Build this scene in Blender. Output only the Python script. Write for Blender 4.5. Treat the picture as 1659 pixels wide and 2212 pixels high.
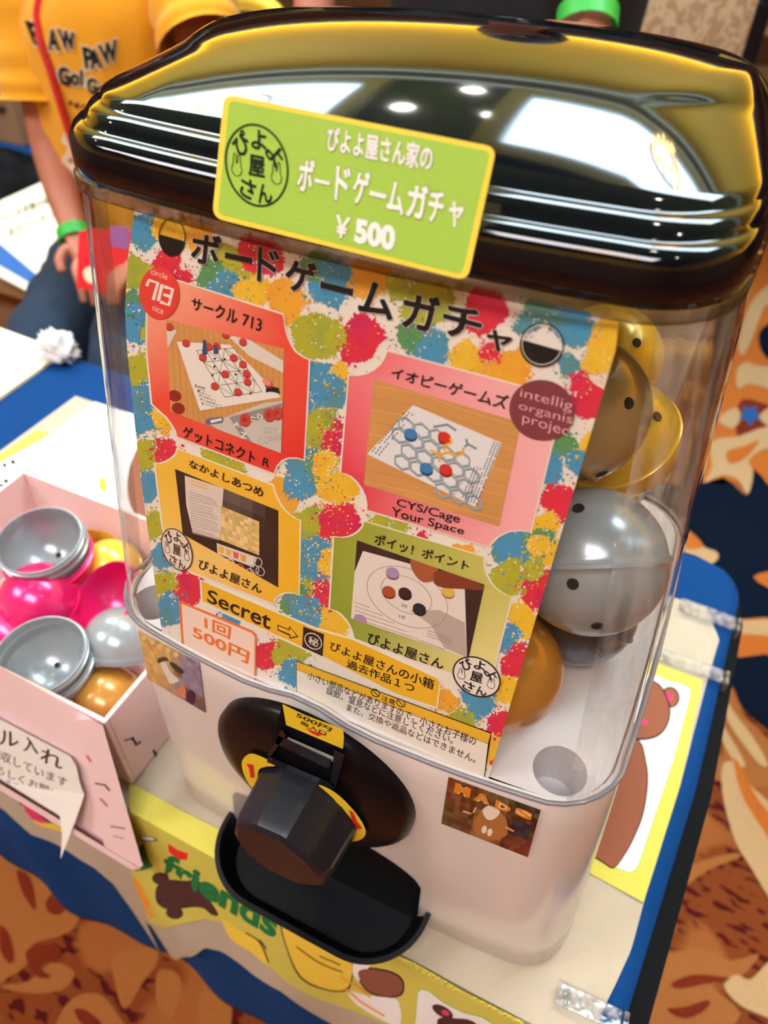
import bpy, bmesh, math, random
from mathutils import Vector, Matrix
from mathutils.geometry import tessellate_polygon
import numpy as np

for o in list(bpy.data.objects):
    bpy.data.objects.remove(o, do_unlink=True)
SC = bpy.context.scene
COL = SC.collection
PI = math.pi

# ------------------------------------------------------------------ camera
FPX, CX, CY = 1620.0, 829.5, 1106.0
RCAM = np.array([[0.90184428, 0.43166547, 0.01848837],
                 [0.30885206, -0.61415494, -0.72623971],
                 [-0.30213788, 0.6606653, -0.68719288]])
CAM = np.array([0.114, 0.0, 0.537])
cam_d = bpy.data.cameras.new('camera')
cam = bpy.data.objects.new('camera', cam_d)
COL.objects.link(cam)
cam_d.sensor_fit = 'VERTICAL'
cam_d.sensor_height = 7.3
cam_d.lens = FPX * 7.3 / 2212.0
cam_d.clip_start = 0.01
cam_d.dof.use_dof = True
cam_d.dof.focus_distance = 0.33
cam_d.dof.aperture_fstop = 1.9
m = Matrix(((RCAM[0][0], -RCAM[1][0], -RCAM[2][0], CAM[0]),
            (RCAM[0][1], -RCAM[1][1], -RCAM[2][1], CAM[1]),
            (RCAM[0][2], -RCAM[1][2], -RCAM[2][2], CAM[2]),
            (0, 0, 0, 1)))
cam.matrix_world = m
SC.camera = cam

# ------------------------------------------------------------------ world, exposure
w = bpy.data.worlds.new('world')
SC.world = w
w.use_nodes = True
w.node_tree.nodes['Background'].inputs[0].default_value = (1.0, 0.86, 0.72, 1)
w.node_tree.nodes['Background'].inputs[1].default_value = 0.25
SC.view_settings.view_transform = 'Standard'
SC.view_settings.look = 'None'
SC.view_settings.exposure = 1.0
SC.view_settings.gamma = 1.0
SC.view_settings.use_curve_mapping = False
SC.cycles.use_denoising = True
SC.cycles.max_bounces = 10
SC.cycles.transparent_max_bounces = 16
SC.cycles.sample_clamp_indirect = 4.0

FLOOR = -0.70
CEIL = 3.0
LAMPS = dict(panel=12.0, rear=10.0, down=45.0)

# ------------------------------------------------------------------ pixel rays -> places on real surfaces
def ray(p):
    return RCAM.T @ np.array([(p[0] - CX) / FPX, (p[1] - CY) / FPX, 1.0])
def onX(p, x):
    d = ray(p); return CAM + d * ((x - CAM[0]) / d[0])
def onY(p, y):
    d = ray(p); return CAM + d * ((y - CAM[1]) / d[1])
def onZ(p, z):
    d = ray(p); return CAM + d * ((z - CAM[2]) / d[2])
def plane_map(o, n):
    o = np.array(o, float); n = np.array(n, float); n /= np.linalg.norm(n)
    if n @ (CAM - o) < 0: n = -n
    def f(p, lift=0.0):
        d = ray(p); oo = o + n * lift
        return CAM + d * (((oo - CAM) @ n) / (d @ n))
    return f
def map_table(p, lift=0.0):
    return onZ(p, lift)
def map_floor(p, lift=0.0):
    return onZ(p, FLOOR + lift)

# ------------------------------------------------------------------ machine walls (left, right, front as functions of height)
ZS, ZL = 0.2135, 0.433
def wall(z):
    t = z / ZL
    xl = -0.137 + 0.0115 * t - 0.001 * math.sin(PI * min(max(t, 0), 1))
    xr = 0.160 - 0.037 * t + 0.004 * math.sin(PI * min(max(t, 0), 1))
    yf = 0.1718 - 0.0013 * min(z / ZS, 1.0)
    if z > ZS: yf += 0.035 * (z - ZS) / (ZL - ZS)
    return xl, xr, yf, 0.40
RAD, BOW = 0.035, 0.0045
def front_y(x, z):
    xl, xr, yf, yb = wall(z)
    c, h = (xl + xr) / 2, (xr - xl) / 2
    s = min(1.0, abs(x - c) / (h - RAD))
    return yf - BOW * (1 - s * s)
def map_front(p, lift=0.0):
    y = 0.168
    for _ in range(8):
        q = onY(p, y); y = front_y(q[0], q[2]) - lift
    return onY(p, y)
def ring(xl, xr, yf, yb, r, z, bow=BOW, nf=14, nc=7, ns=8):
    """closed outline of a rounded box with bowed front, counter-clockwise seen from above; z may be a function of (x, y)"""
    c, h, d = (xl + xr) / 2, (xr - xl) / 2, (yb - yf) / 2
    r = max(min(r, h * 0.98, d * 0.98), 1e-4)
    pts = []
    def fb(x): return bow * (1 - min(1, abs(x - c) / max(h - r, 1e-5)) ** 2)
    for i in range(nf): 
        x = xl + r + (xr - xl - 2 * r) * i / nf
        pts.append((x, yf - fb(x)))
    for i in range(nc): 
        a = -PI / 2 + (PI / 2) * i / nc
        pts.append((xr - r + r * math.cos(a), yf + r + r * math.sin(a)))
    for i in range(ns):
        t = i / ns
        pts.append((xr + 0.4 * bow * (1 - (2 * t - 1) ** 2), yf + r + (yb - yf - 2 * r) * t))
    for i in range(nc):
        a = (PI / 2) * i / nc
        pts.append((xr - r + r * math.cos(a), yb - r + r * math.sin(a)))
    for i in range(nf):
        x = xr - r - (xr - xl - 2 * r) * i / nf
        pts.append((x, yb + fb(x) * 0.5))
    for i in range(nc):
        a = PI / 2 + (PI / 2) * i / nc
        pts.append((xl + r + r * math.cos(a), yb - r + r * math.sin(a)))
    for i in range(ns):
        t = i / ns
        pts.append((xl - 0.4 * bow * (1 - (2 * t - 1) ** 2), yb - r - (yb - yf - 2 * r) * t))
    for i in range(nc):
        a = PI + (PI / 2) * i / nc
        pts.append((xl + r + r * math.cos(a), yf + r + r * math.sin(a)))
    return [(x, y, z(x, y) if callable(z) else z) for x, y in pts]
def wring(z, inset=0.0, r=RAD, zz=None):
    xl, xr, yf, yb = wall(z)
    return ring(xl + inset, xr - inset, yf + inset, yb - inset, max(r - inset, 0.004), z if zz is None else zz)
def loft(rings, cap0=False, cap1=False, close=True):
    V, F = [], []
    n = len(rings[0])
    for R_ in rings: V += [tuple(p) for p in R_]
    for k in range(len(rings) - 1):
        for i in range(n if close else n - 1):
            j = (i + 1) % n
            F.append((k * n + i, k * n + j, (k + 1) * n + j, (k + 1) * n + i))
    if cap0: F.append(tuple(range(n - 1, -1, -1)))
    if cap1: F.append(tuple((len(rings) - 1) * n + i for i in range(n)))
    return V, F

# ------------------------------------------------------------------ object helpers
ORIG = {}
def thing(name, loc, label=None, cat=None, group=None, rz=0):
    o = bpy.data.objects.new(name, None); COL.objects.link(o)
    o.location = loc; o.empty_display_size = 0.02
    ORIG[o] = np.array(loc, float)
    tag(o, label, cat, group)
    return o
def tag(o, label=None, cat=None, group=None, kind=None):
    if label: o['label'] = label
    if cat: o['category'] = cat
    if group: o['group'] = group
    if kind: o['kind'] = kind
    return o
def root_off(p):
    while p is not None:
        if p in ORIG: return ORIG[p]
        p = p.parent
    return np.zeros(3)
def mk(name, V, F, mats, parent=None, smooth=False, cols=None, idx=None, loc=None, label=None, angle=40):
    """one mesh object from world-space vertices; under a parent the vertices are kept relative to the thing's base"""
    off = root_off(parent) if parent is not None else (np.array(loc, float) if loc is not None else np.zeros(3))
    me = bpy.data.meshes.new(name)
    me.from_pydata([tuple(np.array(v, float) - off) for v in V], [], [tuple(f) for f in F])
    if not isinstance(mats, (list, tuple)): mats = [mats]
    for mt in mats: me.materials.append(mt)
    if idx is not None:
        for p, i in zip(me.polygons, idx): p.material_index = i
    if smooth: 
        for p in me.polygons: p.use_smooth = True
        if angle < 180: me.set_sharp_from_angle(angle=math.radians(angle))
    if cols is not None:
        a = me.color_attributes.new('print', 'FLOAT_COLOR', 'POINT')
        for i, c in enumerate(cols): a.data[i].color = (*c, 1)
    me.validate()
    o = bpy.data.objects.new(name, me); COL.objects.link(o)
    if parent is not None: o.parent = parent
    elif loc is not None: o.location = loc; ORIG[o] = off
    if label: o['label'] = label
    return o
def bm_mk(name, bm, mats, parent=None, **k):
    bmesh.ops.recalc_face_normals(bm, faces=bm.faces[:])
    V = [tuple(v.co) for v in bm.verts]
    bm.verts.index_update()
    F = [tuple(v.index for v in f.verts) for f in bm.faces]
    bm.free()
    return mk(name, V, F, mats, parent, **k)
def box_bm(x0, x1, y0, y1, z0, z1, bev=0.0, seg=2, bm=None):
    b = bmesh.new() if bm is None else bm
    r = bmesh.ops.create_cube(b, size=1)
    for v in r['verts']:
        v.co = Vector(((x0 + x1) / 2 + v.co.x * (x1 - x0), (y0 + y1) / 2 + v.co.y * (y1 - y0), (z0 + z1) / 2 + v.co.z * (z1 - z0)))
    if bev:
        es = list({e for v in r['verts'] for e in v.link_edges})
        bmesh.ops.bevel(b, geom=es, offset=bev, segments=seg, affect='EDGES', profile=0.5)
    return b
def lathe(prof, n=32, cap=False):
    V, F = [], []
    for r, z in prof:
        for i in range(n):
            a = 2 * PI * i / n
            V.append((r * math.cos(a), r * math.sin(a), z))
    for k in range(len(prof) - 1):
        for i in range(n):
            j = (i + 1) % n
            F.append((k * n + i, k * n + j, (k + 1) * n + j, (k + 1) * n + i))
    return V, F
def xf(V, M):
    return [tuple(M @ Vector(v)) for v in V]
def join(parts):
    V, F = [], []
    for v, f in parts:
        n = len(V); V += list(v); F += [tuple(i + n for i in q) for q in f]
    return V, F
def tube(pts, r, n=8, caps=True):
    pts = [Vector(p) for p in pts]; rs = r if isinstance(r, (list, tuple)) else [r] * len(pts)
    V, F = [], []; up = None
    for i, p in enumerate(pts):
        t = (pts[min(i + 1, len(pts) - 1)] - pts[max(i - 1, 0)]).normalized()
        if up is None: up = Vector((0, 0, 1)) if abs(t.z) < 0.9 else Vector((1, 0, 0))
        a = t.cross(up).normalized(); b = a.cross(t).normalized(); up = b
        for k in range(n):
            g = 2 * PI * k / n
            V.append(tuple(p + (a * math.cos(g) + b * math.sin(g)) * rs[i]))
    for i in range(len(pts) - 1):
        for k in range(n):
            j = (k + 1) % n
            F.append((i * n + k, i * n + j, (i + 1) * n + j, (i + 1) * n + k))
    if caps:
        F.append(tuple(range(n - 1, -1, -1))); F.append(tuple((len(pts) - 1) * n + k for k in range(n)))
    return V, F
# ------------------------------------------------------------------ flat print
def smooth_loop(pts, n=4, closed=True):
    P = [np.array(p, float) for p in pts]; N = len(P); out = []
    rng = range(N) if closed else range(N - 1)
    for i in rng:
        if closed: p0, p1, p2, p3 = P[i - 1], P[i], P[(i + 1) % N], P[(i + 2) % N]
        else: p0, p1, p2, p3 = P[max(i - 1, 0)], P[i], P[i + 1], P[min(i + 2, N - 1)]
        for k in range(n):
            t = k / n
            out.append(0.5 * ((2 * p1) + (-p0 + p2) * t + (2 * p0 - 5 * p1 + 4 * p2 - p3) * t * t + (-p0 + 3 * p1 - 3 * p2 + p3) * t ** 3))
    if not closed: out.append(P[-1])
    return [tuple(p) for p in out]
def ell(c, u, v, n=28, a0=0, a1=2 * PI):
    full = abs(a1 - a0 - 2 * PI) < 1e-6
    return [(c[0] + u[0] * math.cos(a) + v[0] * math.sin(a), c[1] + u[1] * math.cos(a) + v[1] * math.sin(a))
            for a in [a0 + (a1 - a0) * i / (n if full else n - 1) for i in range(n)]]
def circ(c, r, n=16): return ell(c, (r, 0), (0, r), n)
def clip_convex(poly, win):
    """Sutherland-Hodgman against a convex window"""
    A = sum(win[i][0] * win[(i + 1) % len(win)][1] - win[(i + 1) % len(win)][0] * win[i][1] for i in range(len(win)))
    s = 1 if A > 0 else -1
    out = [tuple(p) for p in poly]
    for i in range(len(win)):
        a, b = win[i], win[(i + 1) % len(win)]
        ins = lambda p: s * ((b[0] - a[0]) * (p[1] - a[1]) - (b[1] - a[1]) * (p[0] - a[0])) >= 0
        inp, out = out, []
        for k in range(len(inp)):
            p, q = inp[k - 1], inp[k]
            if ins(q) != ins(p):
                dx, dy = q[0] - p[0], q[1] - p[1]; ex, ey = b[0] - a[0], b[1] - a[1]
                den = ex * dy - ey * dx
                if abs(den) > 1e-9:
                    t = (ey * (p[0] - a[0]) - ex * (p[1] - a[1])) / den
                    out.append((p[0] + dx * t, p[1] + dy * t))
            if ins(q): out.append(q)
        if len(out) < 3: return []
    return out
def tess(loops):
    pts = [p for L in loops for p in L]
    tr = tessellate_polygon([[Vector((p[0], p[1], 0)) for p in L] for L in loops])
    F = []
    for a, b, c in tr:
        A = (pts[b][0] - pts[a][0]) * (pts[c][1] - pts[a][1]) - (pts[b][1] - pts[a][1]) * (pts[c][0] - pts[a][0])
        if abs(A) < 1e-6: continue
        F.append((a, c, b) if A > 0 else (a, b, c))   # towards the viewer
    return pts, F
class Print:
    """collects flat coloured pieces that lie on one surface, built as ONE mesh"""
    def __init__(s, mp, clip=None, fine=0): s.fine = fine; s.mp, s.clip, s.V, s.F, s.I, s.M, s.C = mp, clip, [], [], [], [], []
    def add(s, loop, mat, lift, holes=(), col=None):
        if s.clip:
            loop = clip_convex(loop, s.clip)
            if len(loop) < 3: return s
        pts, F = tess([loop] + list(holes))
        if s.fine:                      # small pieces so that the print follows the folds
            pts = list(pts); todo, F = list(F), []
            while todo:
                f = todo.pop(); L = [math.dist(pts[f[i]], pts[f[(i + 1) % 3]]) for i in range(3)]; k = L.index(max(L))
                if L[k] <= s.fine: F.append(f); continue
                a, b, c = f[k], f[(k + 1) % 3], f[(k + 2) % 3]
                pts.append(((pts[a][0] + pts[b][0]) / 2, (pts[a][1] + pts[b][1]) / 2)); m_ = len(pts) - 1
                todo += [(a, m_, c), (m_, b, c)]
        if mat not in s.M: s.M.append(mat)
        n = len(s.V)
        s.V += [s.mp(p, lift) for p in pts]
        s.C += [(col(p) if callable(col) else (col or (1, 1, 1))) for p in pts]
        s.F += [tuple(i + n for i in f) for f in F]; s.I += [s.M.index(mat)] * len(F)
        return s
    def line(s, pts, wd, mat, lift, closed=False):
        P = [np.array(p, float) for p in pts]; N = len(P); L, R_ = [], []
        for i in range(N):
            a = P[i - 1] if (i > 0 or closed) else P[i]; b = P[(i + 1) % N] if (i < N - 1 or closed) else P[i]
            t = b - a; t /= (np.linalg.norm(t) + 1e-9); nn = np.array([-t[1], t[0]]) * wd / 2
            L.append(P[i] + nn); R_.append(P[i] - nn)
        if s.clip or s.fine:
            for i in range(N if closed else N - 1):
                j = (i + 1) % N; s.add([tuple(L[i]), tuple(L[j]), tuple(R_[j]), tuple(R_[i])], mat, lift)
            return s
        if mat not in s.M: s.M.append(mat)
        n = len(s.V)
        s.V += [s.mp(p, lift) for p in L] + [s.mp(p, lift) for p in R_]; s.C += [(1, 1, 1)] * (2 * N)
        for i in range(N if closed else N - 1):
            j = (i + 1) % N
            s.F.append((n + i, n + N + i, n + N + j, n + j)); s.I.append(s.M.index(mat))
        return s
    def text(s, txt, quad, mat, lift, bold=0.0, k=None):
        V, F = glyphs(txt, bold)
        q = [np.array(s.mp(p, lift)) for p in quad]
        if mat not in s.M: s.M.append(mat)
        n = len(s.V)
        up = (np.array(s.mp(quad[0], lift + 0.001)) - q[0]) * 0.008      # each outline copy lies a hair above the last
        for u, v, kk in V:
            t = 1 - v
            s.V.append(up * kk + q[0] * (1 - u) * (1 - t) + q[1] * u * (1 - t) + q[2] * u * t + q[3] * (1 - u) * t)
            s.C.append((1, 1, 1))
        s.F += [tuple(i + n for i in f) for f in F]; s.I += [s.M.index(mat)] * len(F)
        return s
    def build(s, name, parent=None, **k):
        return mk(name, s.V, s.F, s.M, parent, cols=s.C, idx=s.I, **k)
GL = {}
def glyphs(txt, bold=0.0):
    if (txt, bold) in GL: return GL[(txt, bold)]
    if bold > 0 and any(ord(c) > 0x2fff for c in txt):     # heavier strokes for kana and kanji: the same outlines set side by side
        V0, F0 = glyphs(txt, 0.0); V0 = [q[:2] for q in V0]; w_ = sum(1 if ord(c) > 0x2fff else .55 for c in txt)
        b = bold * 0.62; V, F = [], []
        for k, (dx, dy) in enumerate(((-1, 0), (1, 0), (0, 1), (0, -1), (-.7, -.7), (.7, .7), (-.7, .7), (.7, -.7))):
            n = len(V); V += [(u + dx * b / w_, v + dy * b, k) for u, v in V0]; F += [tuple(i + n for i in f) for f in F0]
        x0, x1 = min(v[0] for v in V), max(v[0] for v in V); y0, y1 = min(v[1] for v in V), max(v[1] for v in V)
        V = [((x - x0) / (x1 - x0), (y - y0) / (y1 - y0), k) for x, y, k in V]
        GL[(txt, bold)] = (V, F); return V, F
    cu = bpy.data.curves.new('t', 'FONT'); cu.body = txt; cu.size = 1; cu.resolution_u = 3; cu.offset = bold
    o = bpy.data.objects.new('t', cu); COL.objects.link(o)
    bpy.context.view_layer.update()
    dg = bpy.context.evaluated_depsgraph_get()
    me = bpy.data.meshes.new_from_object(o.evaluated_get(dg))
    V = [(v.co.x, v.co.y) for v in me.vertices]; F = [tuple(p.vertices) for p in me.polygons]
    bpy.data.objects.remove(o); bpy.data.curves.remove(cu); bpy.data.meshes.remove(me)
    x0, x1 = min(v[0] for v in V), max(v[0] for v in V); y0, y1 = min(v[1] for v in V), max(v[1] for v in V)
    V = [((x - x0) / (x1 - x0 or 1), (y - y0) / (y1 - y0 or 1), 0) for x, y in V]
    GL[(txt, bold)] = (V, F)
    return V, F

# ------------------------------------------------------------------ materials
def lin(c):
    return tuple(((x / 255) / 12.92 if x / 255 <= 0.04045 else ((x / 255 + 0.055) / 1.055) ** 2.4) for x in c)
def mat(name, rgb, rough=0.5, metal=0.0, spec=0.5, noise=0.0, nscale=40, bump=0.0, bscale=200, coat=0.0, sheen=0.0, trans=0.0):
    mt = bpy.data.materials.new(name); mt.use_nodes = True
    nt = mt.node_tree; b = nt.nodes['Principled BSDF']
    c = lin(rgb)
    b.inputs['Base Color'].default_value = (*c, 1)
    b.inputs['Roughness'].default_value = rough; b.inputs['Metallic'].default_value = metal
    b.inputs['Specular IOR Level'].default_value = spec
    b.inputs['Coat Weight'].default_value = coat
    b.inputs['Coat Roughness'].default_value = 0.03
    b.inputs['Sheen Weight'].default_value = sheen
    b.inputs['Transmission Weight'].default_value = trans
    tc = nt.nodes.new('ShaderNodeTexCoord')
    if noise:
        nz = nt.nodes.new('ShaderNodeTexNoise'); nz.inputs['Scale'].default_value = nscale; nz.inputs['Detail'].default_value = 5
        nt.links.new(tc.outputs['Object'], nz.inputs['Vector'])
        mx = nt.nodes.new('ShaderNodeMix'); mx.data_type = 'RGBA'
        mx.inputs[6].default_value = (*[x * (1 - noise) for x in c], 1); mx.inputs[7].default_value = (*[min(1, x * (1 + noise)) for x in c], 1)
        nt.links.new(nz.outputs['Fac'], mx.inputs[0]); nt.links.new(mx.outputs[2], b.inputs['Base Color'])
    if bump:
        n2 = nt.nodes.new('ShaderNodeTexNoise'); n2.inputs['Scale'].default_value = bscale; n2.inputs['Detail'].default_value = 4
        nt.links.new(tc.outputs['Object'], n2.inputs['Vector'])
        bp = nt.nodes.new('ShaderNodeBump'); bp.inputs['Strength'].default_value = bump; bp.inputs['Distance'].default_value = 0.002
        nt.links.new(n2.outputs['Fac'], bp.inputs['Height']); nt.links.new(bp.outputs['Normal'], b.inputs['Normal'])
    return mt
def ink(name, rgb, rough=0.45): return mat(name, rgb, rough, spec=0.3)
def print_mat(name, rough=0.45):
    mt = bpy.data.materials.new(name); mt.use_nodes = True; nt = mt.node_tree
    b = nt.nodes['Principled BSDF']; b.inputs['Roughness'].default_value = rough; b.inputs['Specular IOR Level'].default_value = 0.3
    a = nt.nodes.new('ShaderNodeVertexColor'); a.layer_name = 'print'
    nt.links.new(a.outputs['Color'], b.inputs['Base Color'])
    return mt
def emit(name, rgb, st):
    mt = bpy.data.materials.new(name); mt.use_nodes = True; nt = mt.node_tree
    b = nt.nodes['Principled BSDF']; b.inputs['Base Color'].default_value = (0, 0, 0, 1)
    b.inputs['Emission Color'].default_value = (*lin(rgb), 1); b.inputs['Emission Strength'].default_value = st
    return mt
def clear_mat(name, tint=(0.97, 0.965, 0.95), refl=1.0, rough=0.02, bump=0.0, refr=0.0, ior=1.49, painted_glint=0.0):
    """thin clear plastic: lets light straight through, mirrors by the Fresnel law"""
    mt = bpy.data.materials.new(name); mt.use_nodes = True; nt = mt.node_tree
    for n in list(nt.nodes): nt.nodes.remove(n)
    out = nt.nodes.new('ShaderNodeOutputMaterial')
    tr = nt.nodes.new('ShaderNodeBsdfTransparent'); tr.inputs[0].default_value = (*tint, 1)
    gl = nt.nodes.new('ShaderNodeBsdfGlossy'); gl.inputs['Roughness'].default_value = rough
    fr = nt.nodes.new('ShaderNodeFresnel')
    ge = nt.nodes.new('ShaderNodeNewGeometry'); ma = nt.nodes.new('ShaderNodeMath'); ma.operation = 'MULTIPLY_ADD'
    ma.inputs[1].default_value = 1 / ior - ior; ma.inputs[2].default_value = ior     # the same mirror from both sides
    nt.links.new(ge.outputs['Backfacing'], ma.inputs[0]); nt.links.new(ma.outputs[0], fr.inputs['IOR'])
    mx = nt.nodes.new('ShaderNodeMixShader')
    src = tr
    if refr:
        rf = nt.nodes.new('ShaderNodeBsdfRefraction'); rf.inputs['IOR'].default_value = 1.35; rf.inputs['Roughness'].default_value = 0.05
        m2 = nt.nodes.new('ShaderNodeMixShader'); m2.inputs[0].default_value = refr
        nt.links.new(tr.outputs[0], m2.inputs[1]); nt.links.new(rf.outputs[0], m2.inputs[2]); src = m2
    if painted_glint:      # pale upright streaks mixed in to stand for bright reflections in the plastic
        tc = nt.nodes.new('ShaderNodeTexCoord'); mp = nt.nodes.new('ShaderNodeMapping'); mp.inputs['Scale'].default_value = (1, 1, 0.03)
        nz = nt.nodes.new('ShaderNodeTexNoise'); nz.inputs['Scale'].default_value = 160; nz.inputs['Detail'].default_value = 3
        mr = nt.nodes.new('ShaderNodeMapRange'); mr.inputs[1].default_value = 0.38; mr.inputs[2].default_value = 0.68; mr.inputs[4].default_value = painted_glint
        nt.links.new(tc.outputs['Object'], mp.inputs[0]); nt.links.new(mp.outputs[0], nz.inputs['Vector']); nt.links.new(nz.outputs['Fac'], mr.inputs[0])
        df = nt.nodes.new('ShaderNodeBsdfDiffuse'); df.inputs[0].default_value = (0.85, 0.82, 0.78, 1)
        m3 = nt.nodes.new('ShaderNodeMixShader'); nt.links.new(mr.outputs[0], m3.inputs[0]); nt.links.new(src.outputs[0], m3.inputs[1]); nt.links.new(df.outputs[0], m3.inputs[2]); src = m3
    if bump:
        tc = nt.nodes.new('ShaderNodeTexCoord'); mp = nt.nodes.new('ShaderNodeMapping'); mp.inputs['Scale'].default_value = (1, 1, 0.04)
        nz = nt.nodes.new('ShaderNodeTexNoise'); nz.inputs['Scale'].default_value = 90
        bp = nt.nodes.new('ShaderNodeBump'); bp.inputs['Strength'].default_value = bump; bp.inputs['Distance'].default_value = 0.003
        nt.links.new(tc.outputs['Object'], mp.inputs[0]); nt.links.new(mp.outputs[0], nz.inputs['Vector'])
        nt.links.new(nz.outputs['Fac'], bp.inputs['Height'])
        nt.links.new(bp.outputs[0], gl.inputs['Normal']); nt.links.new(bp.outputs[0], fr.inputs['Normal'])
        if refr: nt.links.new(bp.outputs[0], rf.inputs['Normal'])
    nt.links.new(fr.outputs[0], mx.inputs[0]); nt.links.new(src.outputs[0], mx.inputs[1]); nt.links.new(gl.outputs[0], mx.inputs[2])
    nt.links.new(mx.outputs[0], out.inputs[0])
    return mt
# ------------------------------------------------------------------ shared materials
WHITE_PLASTIC = mat('white_plastic', (226, 220, 214), 0.18, coat=0.3)
BLACK_GLOSS = mat('black_gloss_plastic', (6, 8, 15), 0.06, spec=0.6)
BLACK_SATIN = mat('black_satin_plastic', (13, 15, 22), 0.28, spec=0.5)
BLACK_MATT = mat('black_matt', (5, 6, 11), 0.7, spec=0.12)
CLEAR = clear_mat('clear_plastic')
CLEAR_EDGE = clear_mat('clear_plastic_corner', (0.95, 0.94, 0.92), bump=0.9, refr=0.25, painted_glint=0.24)  # pale streaks painted in for the bright reflected strip along the corners
CLEAR_RIM = clear_mat('clear_plastic_rim', (0.75, 0.74, 0.74), bump=0.3, refr=0.3)
CLIP_CLEAR = clear_mat('clip_plastic', (0.9, 0.92, 0.95), rough=0.06, refr=0.2, bump=0.4, painted_glint=0.3)
CHROME_GREY = mat('grey_gasket', (120, 116, 122), 0.2, spec=0.8)
BLUE_CLOTH = mat('blue_cloth', (7, 60, 118), 0.9, spec=0.15, noise=0.12, nscale=25, bump=0.25, bscale=900)
TOWEL = mat('beige_cloth', (186, 174, 152), 0.9, noise=0.06, nscale=60, bump=0.35, bscale=700)
T_YEL = ink('print_yellow', (208, 200, 88), 0.9); T_WHITE = ink('print_white', (240, 240, 238), 0.9)
T_BROWN = ink('print_brown', (140, 84, 62), 0.9); T_DARK = ink('print_dark_brown', (78, 42, 40), 0.9)
T_BLACK = ink('print_black', (22, 22, 26), 0.9); T_GREEN = ink('print_green', (20, 120, 62), 0.9)
T_RED = ink('print_red', (225, 42, 28), 0.9); T_ORANGE = ink('print_orange', (240, 160, 50), 0.9); T_PINK = ink('print_pink', (225, 60, 110), 0.9)
T_CHICK = ink('print_chick_yellow', (240, 208, 70), 0.9); T_LIME = ink('print_lime', (170, 205, 90), 0.9); T_PEACH = ink('print_peach', (238, 190, 140), 0.9)
PINKBOX = mat('pink_card', (238, 208, 208), 0.55, noise=0.03, nscale=20)
PAPER = mat('paper', (236, 234, 226), 0.7)
SKIN = mat('skin', (186, 118, 92), 0.55, noise=0.06, nscale=30)

# ------------------------------------------------------------------ carpet floor
def carpet_mat(name, base, alt, streak, amt):
    mt = bpy.data.materials.new(name); mt.use_nodes = True; nt = mt.node_tree; b = nt.nodes['Principled BSDF']
    b.inputs['Roughness'].default_value = 0.95; b.inputs['Specular IOR Level'].default_value = 0.1
    tc = nt.nodes.new('ShaderNodeTexCoord')
    def noise(scale, st=(1, 1, 1), rot=0.0, det=2):
        mp = nt.nodes.new('ShaderNodeMapping'); mp.inputs['Scale'].default_value = st; mp.inputs['Rotation'].default_value = (0, 0, rot)
        n = nt.nodes.new('ShaderNodeTexNoise'); n.inputs['Scale'].default_value = scale; n.inputs['Detail'].default_value = det
        nt.links.new(tc.outputs['Object'], mp.inputs[0]); nt.links.new(mp.outputs[0], n.inputs['Vector']); return n.outputs['Fac']
    def ramp(src, a, bb):
        r = nt.nodes.new('ShaderNodeMapRange'); r.inputs[1].default_value = a; r.inputs[2].default_value = bb
        nt.links.new(src, r.inputs[0]); return r.outputs[0]
    def mix(f, c0, c1):
        m_ = nt.nodes.new('ShaderNodeMix'); m_.data_type = 'RGBA'; nt.links.new(f, m_.inputs[0])
        for k, c in ((6, c0), (7, c1)):
            if isinstance(c, tuple): m_.inputs[k].default_value = (*lin(c), 1)
            else: nt.links.new(c, m_.inputs[k])
        return m_.outputs[2]
    region = ramp(noise(7, det=1), 0.50, 0.56)
    c = mix(region, base, alt)
    st = ramp(noise(34, (1.0, 2.6, 1), 0.5, 1), 0.55, 0.60)
    mu = nt.nodes.new('ShaderNodeMath'); mu.operation = 'MULTIPLY'; nt.links.new(st, mu.inputs[0])
    mv = nt.nodes.new('ShaderNodeMath'); mv.operation = 'MULTIPLY_ADD'; mv.inputs[1].default_value = -amt; mv.inputs[2].default_value = amt
    nt.links.new(region, mv.inputs[0]); nt.links.new(mv.outputs[0], mu.inputs[1])
    c = mix(mu.outputs[0], c, streak)
    g = noise(420, det=2)
    hs = nt.nodes.new('ShaderNodeHueSaturation'); mr = nt.nodes.new('ShaderNodeMapRange'); mr.inputs[3].default_value = 0.8; mr.inputs[4].default_value = 1.2
    nt.links.new(g, mr.inputs[0]); nt.links.new(mr.outputs[0], hs.inputs['Value']); nt.links.new(c, hs.inputs['Color'])
    nt.links.new(hs.outputs[0], b.inputs['Base Color'])
    bp = nt.nodes.new('ShaderNodeBump'); bp.inputs['Strength'].default_value = 0.5; bp.inputs['Distance'].default_value = 0.004
    nt.links.new(g, bp.inputs['Height']); nt.links.new(bp.outputs[0], b.inputs['Normal'])
    return mt
CARPET = carpet_mat('carpet_rust', (122, 60, 27), (150, 88, 43), (76, 17, 18), 1.0)
C_NAVY = mat('carpet_navy', (5, 17, 34), 0.95, spec=0.1, noise=0.25, nscale=300)
C_CREAM = mat('carpet_cream', (182, 148, 106), 0.95, spec=0.1, noise=0.15, nscale=200)
C_TAN = mat('carpet_tan', (152, 94, 48), 0.95, spec=0.1, noise=0.15, nscale=200)
C_ORANGE = mat('carpet_orange', (178, 98, 38), 0.95, spec=0.1, noise=0.2, nscale=150)
C_BLUE = mat('carpet_blue', (38, 84, 138), 0.95, spec=0.1, noise=0.2, nscale=200)
C_RUST = mat('carpet_dark_rust', (110, 38, 20), 0.95, spec=0.1, noise=0.2, nscale=200)
X0, X1, Y0, Y1 = -5.0, 4.0, -3.5, 4.4
floor = mk('floor', [(X0, Y0, FLOOR), (X1, Y0, FLOOR), (X1, Y1, FLOOR), (X0, Y1, FLOOR)], [(0, 1, 2, 3)], CARPET)
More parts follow.
